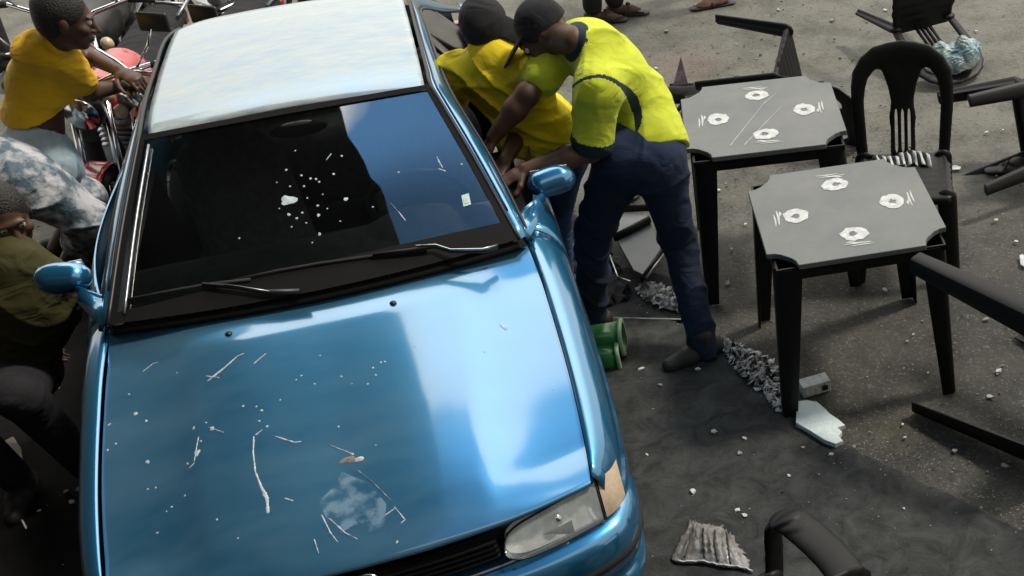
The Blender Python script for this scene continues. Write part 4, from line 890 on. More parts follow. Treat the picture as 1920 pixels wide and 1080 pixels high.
# ---- man in the lime polo shirt, bent towards the car
def man_lime():
    o = np.array([-.78, 4.08, 0]); t = thing('person', 'person in lime polo shirt with navy trim and dark jeans, bending towards the car', 'person', o)
    pel = G(1222, 268, .93); wst = G(1198, 200, 1.04); che = G(1150, 135, 1.20); upr = G(1112, 92, 1.31); nek = G(1078, 78, 1.37); hd = G(1022, 66, 1.36)
    hipN = G(1232, 300, .90); hipF = G(1165, 292, .92); kneN = G(1272, 450, .49); ankN = G(1318, 640, .09); kneF = G(1112, 440, .50); ankF = G(1108, 585, .09)
    shN = G(1122, 165, 1.24); shF = G(1052, 88, 1.30)
    elN = G(1108, 282, 1.0); wrN = G(985, 318, .99)
    elF = G(990, 175, 1.20); wrF = G(925, 258, 1.06)
    f = nrm([-1, -.28, -.75]); u = nrm([-.75, .05, .9])
    bd = SDF(); add_head(bd, hd, f, u); bd.cone(nek, hd+.02*nrm(nek-hd), .056, .055, k=.02)
    bd.cone(upr, che, .07, .08, side=shN-shF, flat=.7).cone(che, pel, .08, .08, k=.03)
    for sh, el, wr, sd_ in ((shN, elN, wrN, 1), (shF, elF, wrF, -1)):
        bd.cone(upr, sh, .06, .05, k=.03).cone(sh, el, .050, .041, k=.02).cone(el, el+(wr-el)*.35, .042, .041, k=.02).cone(el+(wr-el)*.35, wr, .041, .026, k=.02)
        add_hand(bd, wr, nrm(wr-el)+np.array([0, 0, -.25]), (0.1, .1, -1), sd_, .8)
    for h, k_, a in ((hipN, kneN, ankN), (hipF, kneF, ankF)): bd.cone(h, k_, .07, .05, k=.03).cone(k_, a, .045, .032, k=.02)
    body = B(bd, 'body', M_SKIN, t, o, vox=.0055)
    eyes(body, hd, f, u, o)
    hs_ = SDF(); add_hair(hs_, hd, f, u); fr, uu, rr = frame(f, u); hs_.cone(hd+uu*.055+fr*.06, hd+uu*.035+fr*.15, .062, .052, side=rr, flat=.14, k=.01)
    B(hs_, 'cap', M_BLKCL, body, o, vox=.006, cuts=[(hd+uu*.005, -uu+fr*.0-uu*0)])
    # shirt
    s = SDF(); side = nrm(shN-shF)
    s.cone(upr, che, .115, .150, side=side, flat=.80, k=.04).cone(che, wst, .150, .150, side=side, flat=.82, k=.04).cone(wst, pel+.0*(pel-wst), .150, .158, side=side, flat=.85, k=.04)
    s.cone(pel, pel+(pel-wst)*.10, .158, .160, side=side, flat=.86, k=.03)
    s.cone(nek+(upr-nek)*.15, upr, .068, .10, k=.03)
    s.cone(upr, shN+(0, 0, -.005), .085, .078, k=.05).cone(upr, shF, .085, .072, k=.05).cone(shN, che, .08, .10, k=.05)
    e1 = shN+(elN-shN)*.80; e2 = shF+(elF-shF)*.62; s.cone(shN, e1, .076, .083, k=.03).cone(shF, e2, .07, .075, k=.03)
    s.ell(G(1120, 255, 1.0), (.07, .08, .06), k=.05)
    hem = pel+(pel-wst)*.35
    def pr(c):
        d = (c-e1)@nrm(elN-shN); r1 = np.linalg.norm(c-e1, axis=1); cuff = (d > -.012) & (r1 < .13)
        out = cuff.copy()
        # curved dark panel from the armpit round to the flank, thin piping over the shoulder
        px = proj(c); arc = np.hypot((px[:, 0]-1120)/74, (px[:, 1]-232)/88); ang = np.degrees(np.arctan2(-(px[:, 1]-232), px[:, 0]-1120))
        wd = np.interp(ang, [-15, 5, 35, 60, 120], [.01, .10, .13, .05, .03]); near = c[:, 1] < (upr[1]+.06)
        out |= (np.abs(arc-1-wd*.3) < wd) & (ang > -12) & (ang < 125) & near
        dn = np.linalg.norm(c-nek, axis=1); out |= (dn < .074)
        return out.astype(int)
    fo = folds(.0085, 30, nrm(pel-upr), 1.0)
    B(s, 'polo_shirt', M_LIME, t, o, vox=.0055, mats=[M_LIME, M_NAVY], pred=pr, post=lambda X, Y, Z: fo(X+o[0], Y+o[1], Z), cuts=[(hem, pel-wst), (e1+nrm(elN-shN)*.055, elN-shN)])
    j = SDF(); j.cone(pel, (hipN+hipF)/2, .135, .125, side=hipN-hipF, flat=.85, k=.04)
    for h, k_, a in ((hipN, kneN, ankN), (hipF, kneF, ankF)): j.cone(pel*.4+h*.6, h, .12, .115, k=.04).cone(h, k_, .108, .078, k=.04).cone(k_, a+(0, 0, -.03), .076, .066, k=.03)
    fj = folds(.010, 36, (0, 0, 1), 2.0)
    B(j, 'jeans', M_JEAN, t, o, vox=.006, post=lambda X, Y, Z: fj(X+o[0], Y+o[1], Z))
    shoe(t, o, ankN, (-.85, -.5)); shoe(t, o, ankF, (-1, -.25))
    return t
def proj(c):
    d = np.asarray(c, float)-np.array([0, 0, CAM_H]); z = d@_fw
    return np.stack([960+SHX*1000+F_PX*(d@_r2)/z, 540+SHY*1000-F_PX*(d@_u2)/z], -1)
man_lime()

# ---- man in yellow with a black cap, behind, leaning over the car door
def man_yellow():
    o = np.array([-1.15, 4.45, 0]); t = thing('person', 'person in creased yellow T-shirt and black cap leaning over the car door', 'person', o)
    def L2W(x, y, z): c, s = math.cos(CW), math.sin(CW); return np.array([CX+c*x-s*y, CY+s*x+c*y, z])
    pel = G(1045, 262, .88); wst = G(1005, 225, 1.0); che = G(950, 160, 1.14); upr = G(930, 125, 1.22); nek = G(922, 105, 1.27); hd = G(912, 62, 1.33)
    shL = G(858, 135, 1.19); shR = G(1000, 140, 1.22); elL = G(850, 215, 1.12); wrL = G(872, 262, 1.02); elR = G(985, 225, .99); wrR = G(948, 300, .96)
    elL = G(842, 170, 1.06); wrL = G(835, 230, .97)
    f = nrm([-.25, -1, -.75]); u = nrm([-.1, -.6, 1])
    bd = SDF(); add_head(bd, hd, f, u); bd.cone(nek, hd, .056, .055, k=.02); bd.cone(upr, che, .07, .08).cone(che, pel, .08, .08)
    for sh, el, wr, sd_ in ((shL, elL, wrL, 1), (shR, elR, wrR, -1)):
        bd.cone(upr, sh, .06, .05, k=.03).cone(sh, el, .05, .041).cone(el, wr, .042, .026); add_hand(bd, wr, nrm(wr-el)+np.array([-.3, -.2, -.2]), (0, 0, -1), sd_, .7)
    hN = pel+np.array([.02, -.09, -.03]); hF = pel+np.array([-.0, .10, -.03])
    kN = G(1040, 400, .47); aN = G(1052, 520, .09); kF = G(1015, 330, .52)+np.array([.05, .1, 0]); aF = aN+np.array([-.05, .28, 0])
    for h, k_, a in ((hN, kN, aN), (hF, kF, aF)): bd.cone(h, k_, .065, .05, k=.03).cone(k_, a, .045, .032)
    body = B(bd, 'body', M_SKIN, t, o, vox=.006); eyes(body, hd, f, u, o)
    c = SDF(); add_hair(c, hd, f, u, 1.03); fr, uu, rr = frame(f, u); B(c, 'cap', M_BLKCL, body, o, vox=.006, cuts=[(hd+uu*.02, -uu)])
    br = SDF(); br.cone(hd+uu*.04-fr*.02-rr*.05, hd+uu*.0-rr*.15+fr*.0, .05, .045, side=fr, flat=.16, k=.01); B(br, 'cap_brim', M_BLKCL, body, o, vox=.005)
    s = SDF(); side = nrm(shR-shL)
    s.cone(upr, che, .12, .15, side=side, flat=.75, k=.04).cone(che, wst, .145, .14, side=side, flat=.8, k=.04).cone(wst, pel, .14, .15, side=side, flat=.85, k=.04)
    s.cone(upr, shL, .08, .075, k=.05).cone(upr, shR, .08, .075, k=.05).cone(nek, upr, .06, .10, k=.03)
    e1 = shL+(elL-shL)*.8; e2 = shR+(elR-shR)*.75; s.cone(shL, e1, .075, .085, k=.03).cone(shR, e2, .075, .08, k=.03)
    s.ell(G(985, 262, .93), (.13, .10, .07), k=.06)
    fo = folds(.015, 30, nrm(pel-upr), 4.0)
    B(s, 'yellow_shirt', M_YEL2, t, o, vox=.006, post=lambda X, Y, Z: fo(X+o[0], Y+o[1], Z), cuts=[(pel+(pel-wst)*.5, pel-wst)])
    j = SDF(); j.cone(pel, (hN+hF)/2, .135, .125, k=.04)
    for h, k_, a in ((hN, kN, aN), (hF, kF, aF)): j.cone(h, k_, .10, .075, k=.04).cone(k_, a, .073, .06, k=.03)
    B(j, 'jeans', M_JEAN2, t, o, vox=.007); shoe(t, o, aN, (-.9, -.4)); shoe(t, o, aF, (-.9, -.4))
man_yellow()

# ---- person in the yellow T-shirt and pale jeans on the left, arms out towards the motorcycles
def man_left():
    pel = G(84, 290, .76); o = np.array([pel[0], pel[1], 0]); t = thing('person', 'person in golden yellow T-shirt and pale jeans reaching towards the motorcycles', 'person', o)
    wst = G(70, 225, .90); che = G(78, 150, 1.06); upr = G(90, 102, 1.17); nek = G(104, 82, 1.22); hd = G(122, 36, 1.31)
    shR = G(120, 118, 1.13); shL = G(62, 106, 1.17); elR = G(168, 172, .97); wrR = G(232, 160, .93); elL = G(135, 122, 1.04)+np.array([0, .12, 0]); wrL = G(215, 142, 1.0)+np.array([0, .05, 0])
    f = nrm([.8, .35, -.35]); u = nrm([.2, .1, 1])
    bd = SDF(); add_head(bd, hd, f, u); bd.cone(nek, hd, .055, .055); bd.cone(upr, che, .06, .075).cone(che, pel, .075, .08)
    for sh, el, wr, sd_ in ((shR, elR, wrR, 1), (shL, elL, wrL, -1)):
        bd.cone(upr, sh, .045, .042, k=.02).cone(sh, el, .044, .038).cone(el, wr, .038, .026); add_hand(bd, wr, wr-el, (0, 0, -1), sd_, .8)
    hR = pel+np.array([.06, -.08, -.03]); hL = pel+np.array([-.06, .09, -.03]); kR = G(142, 365, .43); aR = G(158, 470, .09); kL = G(120, 390, .41)+np.array([-.05, .15, 0]); aL = aR+np.array([-.12, .3, 0])
    for h, k_, a in ((hR, kR, aR), (hL, kL, aL)): bd.cone(h, k_, .06, .05).cone(k_, a, .045, .032)
    body = B(bd, 'body', M_SKIN, t, o, vox=.006); eyes(body, hd, f, u, o)
    c = SDF(); add_hair(c, hd, f, u, 1.0); fr, uu, rr = frame(f, u); B(c, 'hair', M_HAIR, body, o, vox=.006, cuts=[(hd+fr*.055, fr-uu*.55)])
    s = SDF(); side = nrm(shR-shL)
    s.cone(upr, che, .088, .112, side=side, flat=.9, k=.04).cone(che, wst, .112, .122, side=side, flat=.92, k=.05).cone(wst, pel, .122, .138, side=side, flat=.9, k=.05).cone(pel, pel+(pel-wst)*1.4, .138, .148, side=side, flat=.95, k=.04).cone(nek, upr, .06, .10, k=.04)
    e1 = shR+(elR-shR)*.55; e2 = shL+(elL-shL)*.6; s.cone(upr, shR, .08, .066, k=.04).cone(upr, shL, .08, .066, k=.04).cone(shR, e1, .066, .076, k=.03).cone(shL, e2, .066, .07, k=.03)
    fo = folds(.009, 26, nrm([.5, 0, 1]), 3.0)
    B(s, 'yellow_shirt', M_YEL, t, o, vox=.006, post=lambda X, Y, Z: fo(X+o[0], Y+o[1], Z), cuts=[(pel+(pel-wst)*1.15, pel-wst), (e1+nrm(elR-shR)*.05, elR-shR)])
    j = SDF(); j.cone(pel+(0, 0, .06), (hR+hL)/2, .12, .12, k=.04)
    for h, k_, a in ((hR, kR, aR), (hL, kL, aL)): j.cone(h, k_, .105, .08, k=.04).cone(k_, a, .078, .066, k=.03)
    fj = folds(.006, 30, (0, 0, 1), 5.0); B(j, 'pale_jeans', M_PALE, t, o, vox=.007, post=lambda X, Y, Z: fj(X+o[0], Y+o[1], Z)); shoe(t, o, aR, (.8, .4)); shoe(t, o, aL, (.8, .4))
man_left()

# ---- person bending in acid-washed jeans, only hips and thighs in the picture
def person_acid():
    hR = G(52, 345, .76); o = np.array([hR[0], hR[1], 0]); t = thing('person', 'person bent over in mottled acid washed jeans at the left edge', 'person', o)
    hL = hR+np.array([-.10, .12, .0]); pel = (hR+hL)/2+np.array([-.04, 0, .03]); che = pel+np.array([-.42, -.12, .10]); nek = che+np.array([-.18, -.05, .02]); hd = nek+np.array([-.14, -.03, -.03])
    kR = G(168, 412, .56); aR = G(150, 520, .10)+np.array([-.10, .0, 0]); kL = kR+np.array([-.12, .22, .0]); aL = aR+np.array([-.15, .25, 0])
    f = nrm([-.3, -.1, -1]); u = nrm([-1, 0, .1]); bd = SDF(); add_head(bd, hd, f, u); bd.cone(nek, hd, .055, .055).cone(nek, che, .08, .11).cone(che, pel, .11, .11)
    for s_ in (1, -1):
        sh = che+np.array([-.08, .17*s_, .0]); el = sh+np.array([-.02, 0, -.28]); wr = el+np.array([.10, 0, -.22]); bd.cone(che, sh, .07, .055).cone(sh, el, .05, .04).cone(el, wr, .04, .027); add_hand(bd, wr, (0, 0, -1), (1, 0, 0), s_, .7)
    for h, k_, a in ((hR, kR, aR), (hL, kL, aL)): bd.cone(h, k_, .07, .05).cone(k_, a, .045, .032)
    body = B(bd, 'body', M_SKIN, t, o, vox=.007); eyes(body, hd, f, u, o); c = SDF(); add_hair(c, hd, f, u); fr, uu, rr = frame(f, u); B(c, 'hair', M_HAIR, body, o, vox=.008, cuts=[(hd+fr*.05, fr-uu*.5)])
    s = SDF(); s.cone(nek, che, .09, .145, side=(0, 1, 0), flat=.75, k=.04).cone(che, pel+np.array([-.06, 0, 0]), .145, .14, side=(0, 1, 0), flat=.8, k=.04)
    for s_ in (1, -1): sh = che+np.array([-.08, .17*s_, .0]); s.cone(che, sh, .09, .075, k=.04).cone(sh, sh+np.array([-.01, 0, -.16]), .07, .075)
    B(s, 'dark_shirt', M_BLKCL, t, o, vox=.008)
    j = SDF(); j.cone(pel, (hR+hL)/2, .145, .145, k=.05).cone(hR, kR, .135, .095, k=.05).cone(hL, kL, .12, .09, k=.05)
    for k_, a in ((kR, aR), (kL, aL)): j.cone(k_, k_+(a-k_)*.35, .088, .075, k=.03)
    fj = folds(.012, 34, nrm(kR-hR), 7.0); B(j, 'acid_jeans', M_ACID, t, o, vox=.006, post=lambda X, Y, Z: fj(X+o[0], Y+o[1], Z)); shoe(t, o, aR, (.7, -.5)); shoe(t, o, aL, (.7, -.5))
person_acid()

# ---- person crouching in the shade at the car's left side
def person_crouch():
    pel = G(42, 690, .42); o = np.array([pel[0], pel[1], 0]); t = thing('person', 'person in olive T-shirt crouching in the dark by the left wing mirror', 'person', o)
    che = G(38, 560, .76); upr = G(30, 500, .88); nek = G(22, 470, .93); hd = G(8, 405, 1.03)
    shA = G(88, 520, .82); shB = G(-40, 500, .86); elA = G(128, 590, .62); wrA = G(110, 640, .46); elB = G(-70, 600, .62); wrB = G(-10, 640, .5)
    f = nrm([.5, -.6, -.25]); u = nrm([.1, -.1, 1]); bd = SDF(); add_head(bd, hd, f, u); bd.cone(nek, hd, .055, .055).cone(upr, che, .1, .1).cone(che, pel, .1, .11)
    for sh, el, wr, s_ in ((shA, elA, wrA, -1), (shB, elB, wrB, 1)): bd.cone(upr, sh, .06, .05).cone(sh, el, .048, .04).cone(el, wr, .04, .027); add_hand(bd, wr, wr-el, (0, .6, -1), s_, .9)
    k1 = pel+np.array([.20, -.32, .10]); k2 = pel+np.array([-.05, -.38, .08]); a1 = k1+np.array([-.02, .10, -.42]); a2 = k2+np.array([-.02, .10, -.40]); a1[2] = a2[2] = .09
    for k_, a in ((k1, a1), (k2, a2)): bd.cone(pel, k_, .08, .05).cone(k_, a, .045, .032)
    body = B(bd, 'body', M_SKIN, t, o, vox=.007); eyes(body, hd, f, u, o); c = SDF(); add_hair(c, hd, f, u); fr, uu, rr = frame(f, u); B(c, 'hair', M_HAIR, body, o, vox=.007, cuts=[(hd+fr*.05, fr-uu*.5)])
    s = SDF(); side = nrm(shA-shB); s.cone(upr, che, .125, .15, side=side, flat=.78, k=.05).cone(che, pel+np.array([0, 0, .05]), .15, .15, side=side, flat=.85, k=.05).cone(nek, upr, .06, .1, k=.04)
    for sh, el in ((shA, elA), (shB, elB)): s.cone(upr, sh, .085, .078, k=.05).cone(sh, sh+(el-sh)*.6, .075, .082, k=.03)
    fo = folds(.007, 26, (0, 0, 1), 9.0); B(s, 'olive_shirt', M_OLIVE, t, o, vox=.007, post=lambda X, Y, Z: fo(X+o[0], Y+o[1], Z))
    j = SDF(); j.cone(pel, pel, .13, .13, k=.04)
    for k_, a in ((k1, a1), (k2, a2)): j.cone(pel, k_, .115, .085, k=.04).cone(k_, a, .08, .062, k=.03)
    B(j, 'dark_trousers', M_BLKCL, t, o, vox=.008); shoe(t, o, a1, (.4, -.9)); shoe(t, o, a2, (.2, -1))
person_crouch()

# ---- bystanders at the top edge: only feet and lower legs are in the picture
def standing(label, fa, fb, face, top_m, leg_m, skin=M_SKIN, sandals=False, bare=.0, name='dark_trousers'):
    fa, fb = np.array(fa, float), np.array(fb, float); m_ = (fa+fb)/2; o = np.array([m_[0], m_[1], 0]); t = thing('person', label, 'person', o); d = nrm([face[0], face[1], 0]); r = np.cross(d, (0, 0, 1))
    pel = m_+np.array([0, 0, .92]); che = m_+np.array([0, 0, 1.25])+d*.02; nek = m_+np.array([0, 0, 1.46])+d*.03; hd = m_+np.array([0, 0, 1.60])+d*.06; bd = SDF(); add_head(bd, hd, d, (0, 0, 1)); bd.cone(nek, hd, .055, .055).cone(che, pel, .11, .11).cone(nek, che, .07, .11)
    s = SDF(); s.cone(che+(0, 0, .12), che, .13, .16, side=r, flat=.72).cone(che, pel, .16, .165, side=r, flat=.75).cone(nek, che+(0, 0, .1), .06, .12)
    j = SDF(); j.cone(pel+(0, 0, .02), pel-(0, 0, .05), .15, .15, side=r, flat=.8)
    # the foot that stands to this person's right goes to the right leg
    lg = [(fa, 1 if (fa-fb)@r > 0 else -1), (fb, -1 if (fa-fb)@r > 0 else 1)]
    for p, s_ in lg:
        h = pel+r*.09*s_-np.array([0, 0, .04]); a = p+np.array([0, 0, .09]); k_ = (h+a)/2+d*.03; k_[2] = .50
        bd.cone(h, k_, .07, .052, k=.02).cone(k_, k_+(a-k_)*.35, .052, .055, k=.02).cone(k_+(a-k_)*.35, a, .055, .034, k=.02)
        if leg_m: j.cone(h, k_, .105, .078, k=.04).cone(k_, a if not bare else k_+(a-k_)*(1-bare), .076, .064, k=.03)
        sh = nek+r*.18*s_-np.array([0, 0, .06]); el = sh+r*.05*s_-np.array([0, 0, .29]); wr = el+d*.1-np.array([0, 0, .22]); bd.cone(nek, sh, .06, .05).cone(sh, el, .047, .038).cone(el, wr, .038, .026); add_hand(bd, wr, (0, 0, -1), -r*s_, s_, .6); s.cone(nek-(0, 0, .06), sh, .08, .07, k=.04).cone(sh, sh+(el-sh)*.6, .068, .07)
        if sandals:
            bd.cone(p+np.array([0, 0, .05])-d*.04, p+np.array([0, 0, .035])+d*.10, .030, .034, k=.03).cone(p+np.array([0, 0, .035])+d*.10, p+np.array([0, 0, .026])+d*.15, .034, .022, k=.02).cone(a, p+np.array([0, 0, .045]), .034, .032)
            for q in range(5): b0 = p+d*(.150-.008*q)+r*s_*(-.028+.014*q)*1.0; bd.cone(b0+np.array([0, 0, .022]), b0+d*(.034-.004*q)+np.array([0, 0, .018]), .011-.0012*q, .010-.0012*q, k=.004)
            so_ = SDF(); so_.cone(p+np.array([0, 0, .010])-d*.07, p+np.array([0, 0, .010])+d*.18, .038, .046, side=r, flat=.22, k=.01); sn = B(so_, 'sandal', M_SHOE, t, o, vox=.006)
            st = SDF(); st.cone(p+r*.042+np.array([0, 0, .018])+d*.06, p+np.array([0, 0, .072])+d*.085, .008, .008).cone(p-r*.042+np.array([0, 0, .018])+d*.06, p+np.array([0, 0, .072])+d*.085, .008, .008).cone(p+np.array([0, 0, .072])+d*.085, p+np.array([0, 0, .03])+d*.16, .007, .006); B(st, 'sandal_strap', M_SHOE, sn, o, vox=.005)
        else: shoe(t, o, a, d)
    body = B(bd, 'body', skin, t, o, vox=.008); eyes(body, hd, d, (0, 0, 1), o); c = SDF(); add_hair(c, hd, d, (0, 0, 1)); B(c, 'hair', M_HAIR, body, o, vox=.01, cuts=[(hd+d*.05, d-np.array([0, 0, .5]))])
    B(s, 'shirt', top_m, t, o, vox=.01)
    if leg_m: B(j, name, leg_m, t, o, vox=.009)
    return t
g = G(1160, 40, 0); standing('person in black trousers and open sandals at the top edge, above the lime shirt', g+np.array([-.16, .0, 0]), g+np.array([-.02, .10, 0]), (1, .05), M_BLKCL, M_BLKCL, M_SKIN, True, .06)
g = G(1352, 10, 0); standing('person with a bare pale foot in a sandal at the top edge', g, g+np.array([-.05, .30, 0]), (-.9, -.25), M_PALE, M_JEAN2, M_SKIN2, True, .45, 'shorts')
g = G(22, 150, 0); standing('person in black trousers at the top left corner behind the golden yellow T-shirt', g+np.array([.02, 0, 0]), G(60, 105, 0)+np.array([.12, .3, 0]), (.3, -1), M_BLKCL, M_BLKCL)

# ================================================================== MOTORCYCLES
def make_moto(label, loc, heading, tank_m, group, lean=0.0):
    """front wheel towards local -Y"""
    t = thing('motorcycle', label, 'motorcycle', loc, 0, group); t.rotation_euler = (0, lean, heading)
    for nm, y in (('front_wheel', -.62), ('rear_wheel', .64)):
        w_ = MB(); w_.ring((0, y, .30), (1, 0, 0), .255, .045, 40, 10); wo = w_.build(nm, M_RUB, t)
        r_ = MB(); r_.ring((0, y, .30), (1, 0, 0), .218, .014, 36, 6, flat=1.6); r_.disc((0, y, .30), (1, 0, 0), .05, .10, 16)
        for k in range(12): a = k*PI/6; r_.tube([(0, y, .30), (0, y+.215*math.cos(a), .30+.215*math.sin(a))], .0035, 5)
        r_.build('rim', M_CHROME, wo)
    f = MB()
    for s in (1, -1): f.tube([(s*.075, -.62, .30), (s*.075, -.44, .86)], .019, 8)
    f.build('fork', M_CHROME, t)
    g_ = MB(); A = [[(x, -.62+.30*math.sin(a), .30+.315*math.cos(a)) for x in (-.055, -.03, 0, .03, .055)] for a in np.linspace(-.9, 1.0, 12)]; g_.grid(A); g_.build('front_mudguard', tank_m, t, solid=.004)
    g_ = MB(); A = [[(x, .66+.32*math.sin(a), .32+.335*math.cos(a)) for x in (-.07, -.03, 0, .03, .07)] for a in np.linspace(-.6, 1.3, 12)]; g_.grid(A); g_.build('rear_mudguard', M_BLACK, t, solid=.004)
    h = MB(); h.tube([(-.36, -.30, .98), (-.30, -.32, 1.00), (-.12, -.40, .96), (-.05, -.43, .93), (.05, -.43, .93), (.12, -.40, .96), (.30, -.32, 1.00), (.36, -.30, .98)], .012, 8); ho = h.build('handlebar', M_CHROME, t)
    for s in (1, -1):
        MB().tube([(s*.27, -.335, .995), (s*.38, -.29, .975)], .018, 8).build('grip', M_RUB, ho)
        m_ = MB(); m_.tube([(s*.22, -.36, .99), (s*.30, -.38, 1.10), (s*.33, -.36, 1.17)], .006, 6); mo_ = m_.build('mirror_stem', M_CHROME, ho)
        MB().box((s*.345, -.355, 1.20), (.13, .02, .085)).build('mirror', M_BLACK, t, bevel=.012)
        MB().blob((s*.15, -.50, .84), .032, 10).build('indicator', M_AMBER, t)
    S = SDF(); S.cone((0, -.50, .84), (0, -.44, .84), .085, .06, k=.01); hl = S.build('headlight', M_BLACK, t, vox=.008, cuts=[((0, -.545, .84), (0, -1, 0))]); MB().disc((0, -.548, .84), (0, 1, .1), .072, .012, 24).build('lamp_glass', M_CHROME, hl)
    S = SDF(); S.cone((0, -.25, .80), (0, .02, .78), .115, .12, side=(1, 0, 0), flat=.9, k=.03).cone((0, .02, .78), (0, .16, .72), .12, .07, k=.03); S.build('fuel_tank', tank_m, t, vox=.009)
    S = SDF(); S.cone((0, .10, .76), (0, .72, .80), .13, .11, side=(1, 0, 0), flat=.42, k=.02); S.build('seat', M_BLKCL, t, vox=.01)
    S = SDF(); S.cone((0, .35, .68), (0, .78, .74), .10, .06, side=(1, 0, 0), flat=.8, k=.02); S.build('tail_panel', tank_m, t, vox=.01); MB().box((0, .86, .74), (.12, .05, .07)).build('tail_lamp', M_RED, t, bevel=.01)
    e = MB(); e.box((0, -.05, .42), (.24, .30, .20)); 
    for k in range(5): e.box((0, -.16, .53+.025*k), (.20, .16, .012))
    e.tube([(0, -.16, .5), (0, -.16, .66)], .06, 12); e.build('engine', M_GREYMET, t, bevel=.01)
    fr_ = MB(); fr_.tube([(0, -.40, .84), (0, -.25, .45), (0, -.1, .30), (0, .2, .30), (0, .35, .55), (0, .7, .72)], .018, 8); fr_.tube([(0, -.40, .84), (0, 0, .70), (0, .35, .66)], .018, 8)
    for s in (1, -1): fr_.tube([(s*.10, .2, .34), (s*.10, .64, .30)], .015, 8); fr_.tube([(s*.11, .55, .72), (s*.12, .62, .34)], .022, 8)
    fr_.build('frame', M_BLACK, t)
    x_ = MB(); x_.tube([(.05, -.2, .50), (.10, -.28, .38), (.13, -.05, .26), (.15, .3, .28), (.16, .85, .36)], [.018, .018, .02, .035, .04], 10); x_.build('exhaust', M_CHROME, t)
    r_ = MB(); r_.tube([(-.10, .62, .84), (-.11, .92, .86), (.11, .92, .86), (.10, .62, .84)], .009, 6); r_.tube([(-.11, .76, .85), (.11, .76, .85)], .008, 6); r_.build('luggage_rack', M_GREYMET, t)
    return t
GM = 'motorcycles behind the car'
make_moto('red motorcycle with round headlamp standing between the golden yellow T-shirt and the car', (-3.26, 5.72, 0), R(-6), M_RED, GM, .12)
make_moto('black motorcycle farther back beside the red one, at the top left', (-4.02, 6.35, 0), R(14), M_BLACK, GM, .1)
make_moto('motorcycle whose rack and mirror show against the car roof edge at the top left', (-3.55, 7.15, 0), R(-30), M_BLKCL, GM, .1)

# ================================================================== LITTER AND BROKEN THINGS
def slab(name, label, cat, px, z0, z1, m, group=None, bevel=.002, tilt=None):
    P = [G(a, b, z1) for a, b in px]; c = sum(P)/len(P); P2 = [(p[0]-c[0], p[1]-c[1]) for p in P]
    ar = sum(P2[i][0]*P2[(i+1) % len(P2)][1]-P2[(i+1) % len(P2)][0]*P2[i][1] for i in range(len(P2)))
    if ar < 0: P2 = P2[::-1]
    o = MB().prism(P2, 0, z1-z0).build(name, m, None, smooth=False, bevel=bevel); o.location = (c[0], c[1], z0)
    if tilt: o.rotation_euler = tilt
    return tag(o, label, cat, group)
slab('foam_board', 'broken pale blue white foam board by the front leg of the front table', 'foam', [(1494, 752), (1512, 750), (1532, 753), (1545, 764), (1556, 775), (1572, 786), (1585, 797), (1570, 801), (1579, 809), (1572, 817), (1581, 826), (1566, 832), (1545, 824), (1520, 808), (1492, 792)], .022, .045, M_FOAM)
fb = MB(); c0 = G(1527, 722, .03); fb.box((0, 0, .03), (.125, .065, .055)); 
for k in range(5): fb.box((-.05+.022*k, -.032, .03), (.006, .006, .05))
o = fb.build('foam_cup', M_WHITE, None, smooth=False, bevel=.008); o.location = tuple(c0*np.array([1, 1, 0])+np.array([0, 0, .0])); o.rotation_euler = (0, 0, .35); tag(o, 'white foam container lying on the road behind the front leg of the front table', 'container')
MB().box((.035, -.036, .03), (.024, .006, .022)).build('opening', M_BLACK, o, smooth=False)
def crumple(name, label, cat, pts, wid, h, m, nx=80, ny=20, z=.004, seed=1, hole=.0, m2=None):
    r0 = np.random.default_rng(seed); P = path(np.array([G(a, b, 0) for a, b in pts])[:, :2], nx); tg_ = np.gradient(P, axis=0); nn_ = np.stack([-tg_[:, 1], tg_[:, 0]], 1); nn_ /= np.linalg.norm(nn_, axis=1)[:, None]
    c = P.mean(0); N = r0.normal(size=(nx, ny)); N = (N+np.roll(N, 1, 0)+np.roll(N, 1, 1)+np.roll(N, (1, 1), (0, 1)))*.62; W = np.interp(np.arange(nx), np.linspace(0, nx-1, len(wid)), wid)
    V = []; 
    for i in range(nx):
        for j in range(ny):
            v = (j/(ny-1)-.5); q = P[i]-c+nn_[i]*W[i]*(v+.10*math.sin(i*.9+j*2))+r0.normal(0, .003, 2); V.append((q[0], q[1], z+abs(N[i, j])*h*(1-abs(v)*1.2)))
    Fc = []; mi = []
    for i in range(nx-1):
        for j in range(ny-1):
            if r0.random() < hole: continue
            Fc.append((i*ny+j, i*ny+j+1, (i+1)*ny+j+1, (i+1)*ny+j)); mi.append(1 if (m2 and r0.random() < .3) else 0)
    o = mesh(name, V, Fc, m, None, smooth=True, mats=[m, m2] if m2 else None, fm=mi if m2 else None, solid=.0012); o.location = (c[0], c[1], 0); return tag(o, label, cat)
crumple('crumpled_wrapper', 'long crumpled white plastic wrapper on the kerb line between the jeans and the table leg', 'wrapper', [(1352, 645), (1385, 672), (1420, 700), (1458, 735), (1478, 752)], [.03, .10, .15, .15, .07], .017, M_PAPER, z=.022, seed=3, hole=.30, m2=M_BLACK)
crumple('torn_paper', 'torn white paper end at the foot of the front table leg', 'paper', [(1442, 752), (1462, 772), (1484, 785)], [.03, .05, .03], .02, M_PAPER, nx=20, ny=6, z=.024, seed=8, hole=.2)
crumple('food_wrapper', 'brownish white food wrapper on the dark board beside the lime shirt wearer', 'wrapper', [(1205, 545), (1235, 560), (1265, 578), (1288, 592)], [.08, .14, .12, .04], .014, M_PAPER, nx=50, ny=16, z=.022, seed=5, hole=.03, m2=M_BROWN)
crumple('white_scrap', 'upright scrap of white paper on the ground between the jeans and car', 'paper', [(1052, 430), (1050, 455), (1045, 478)], [.04, .09, .05], .02, M_PAPER, nx=20, ny=7, seed=6)
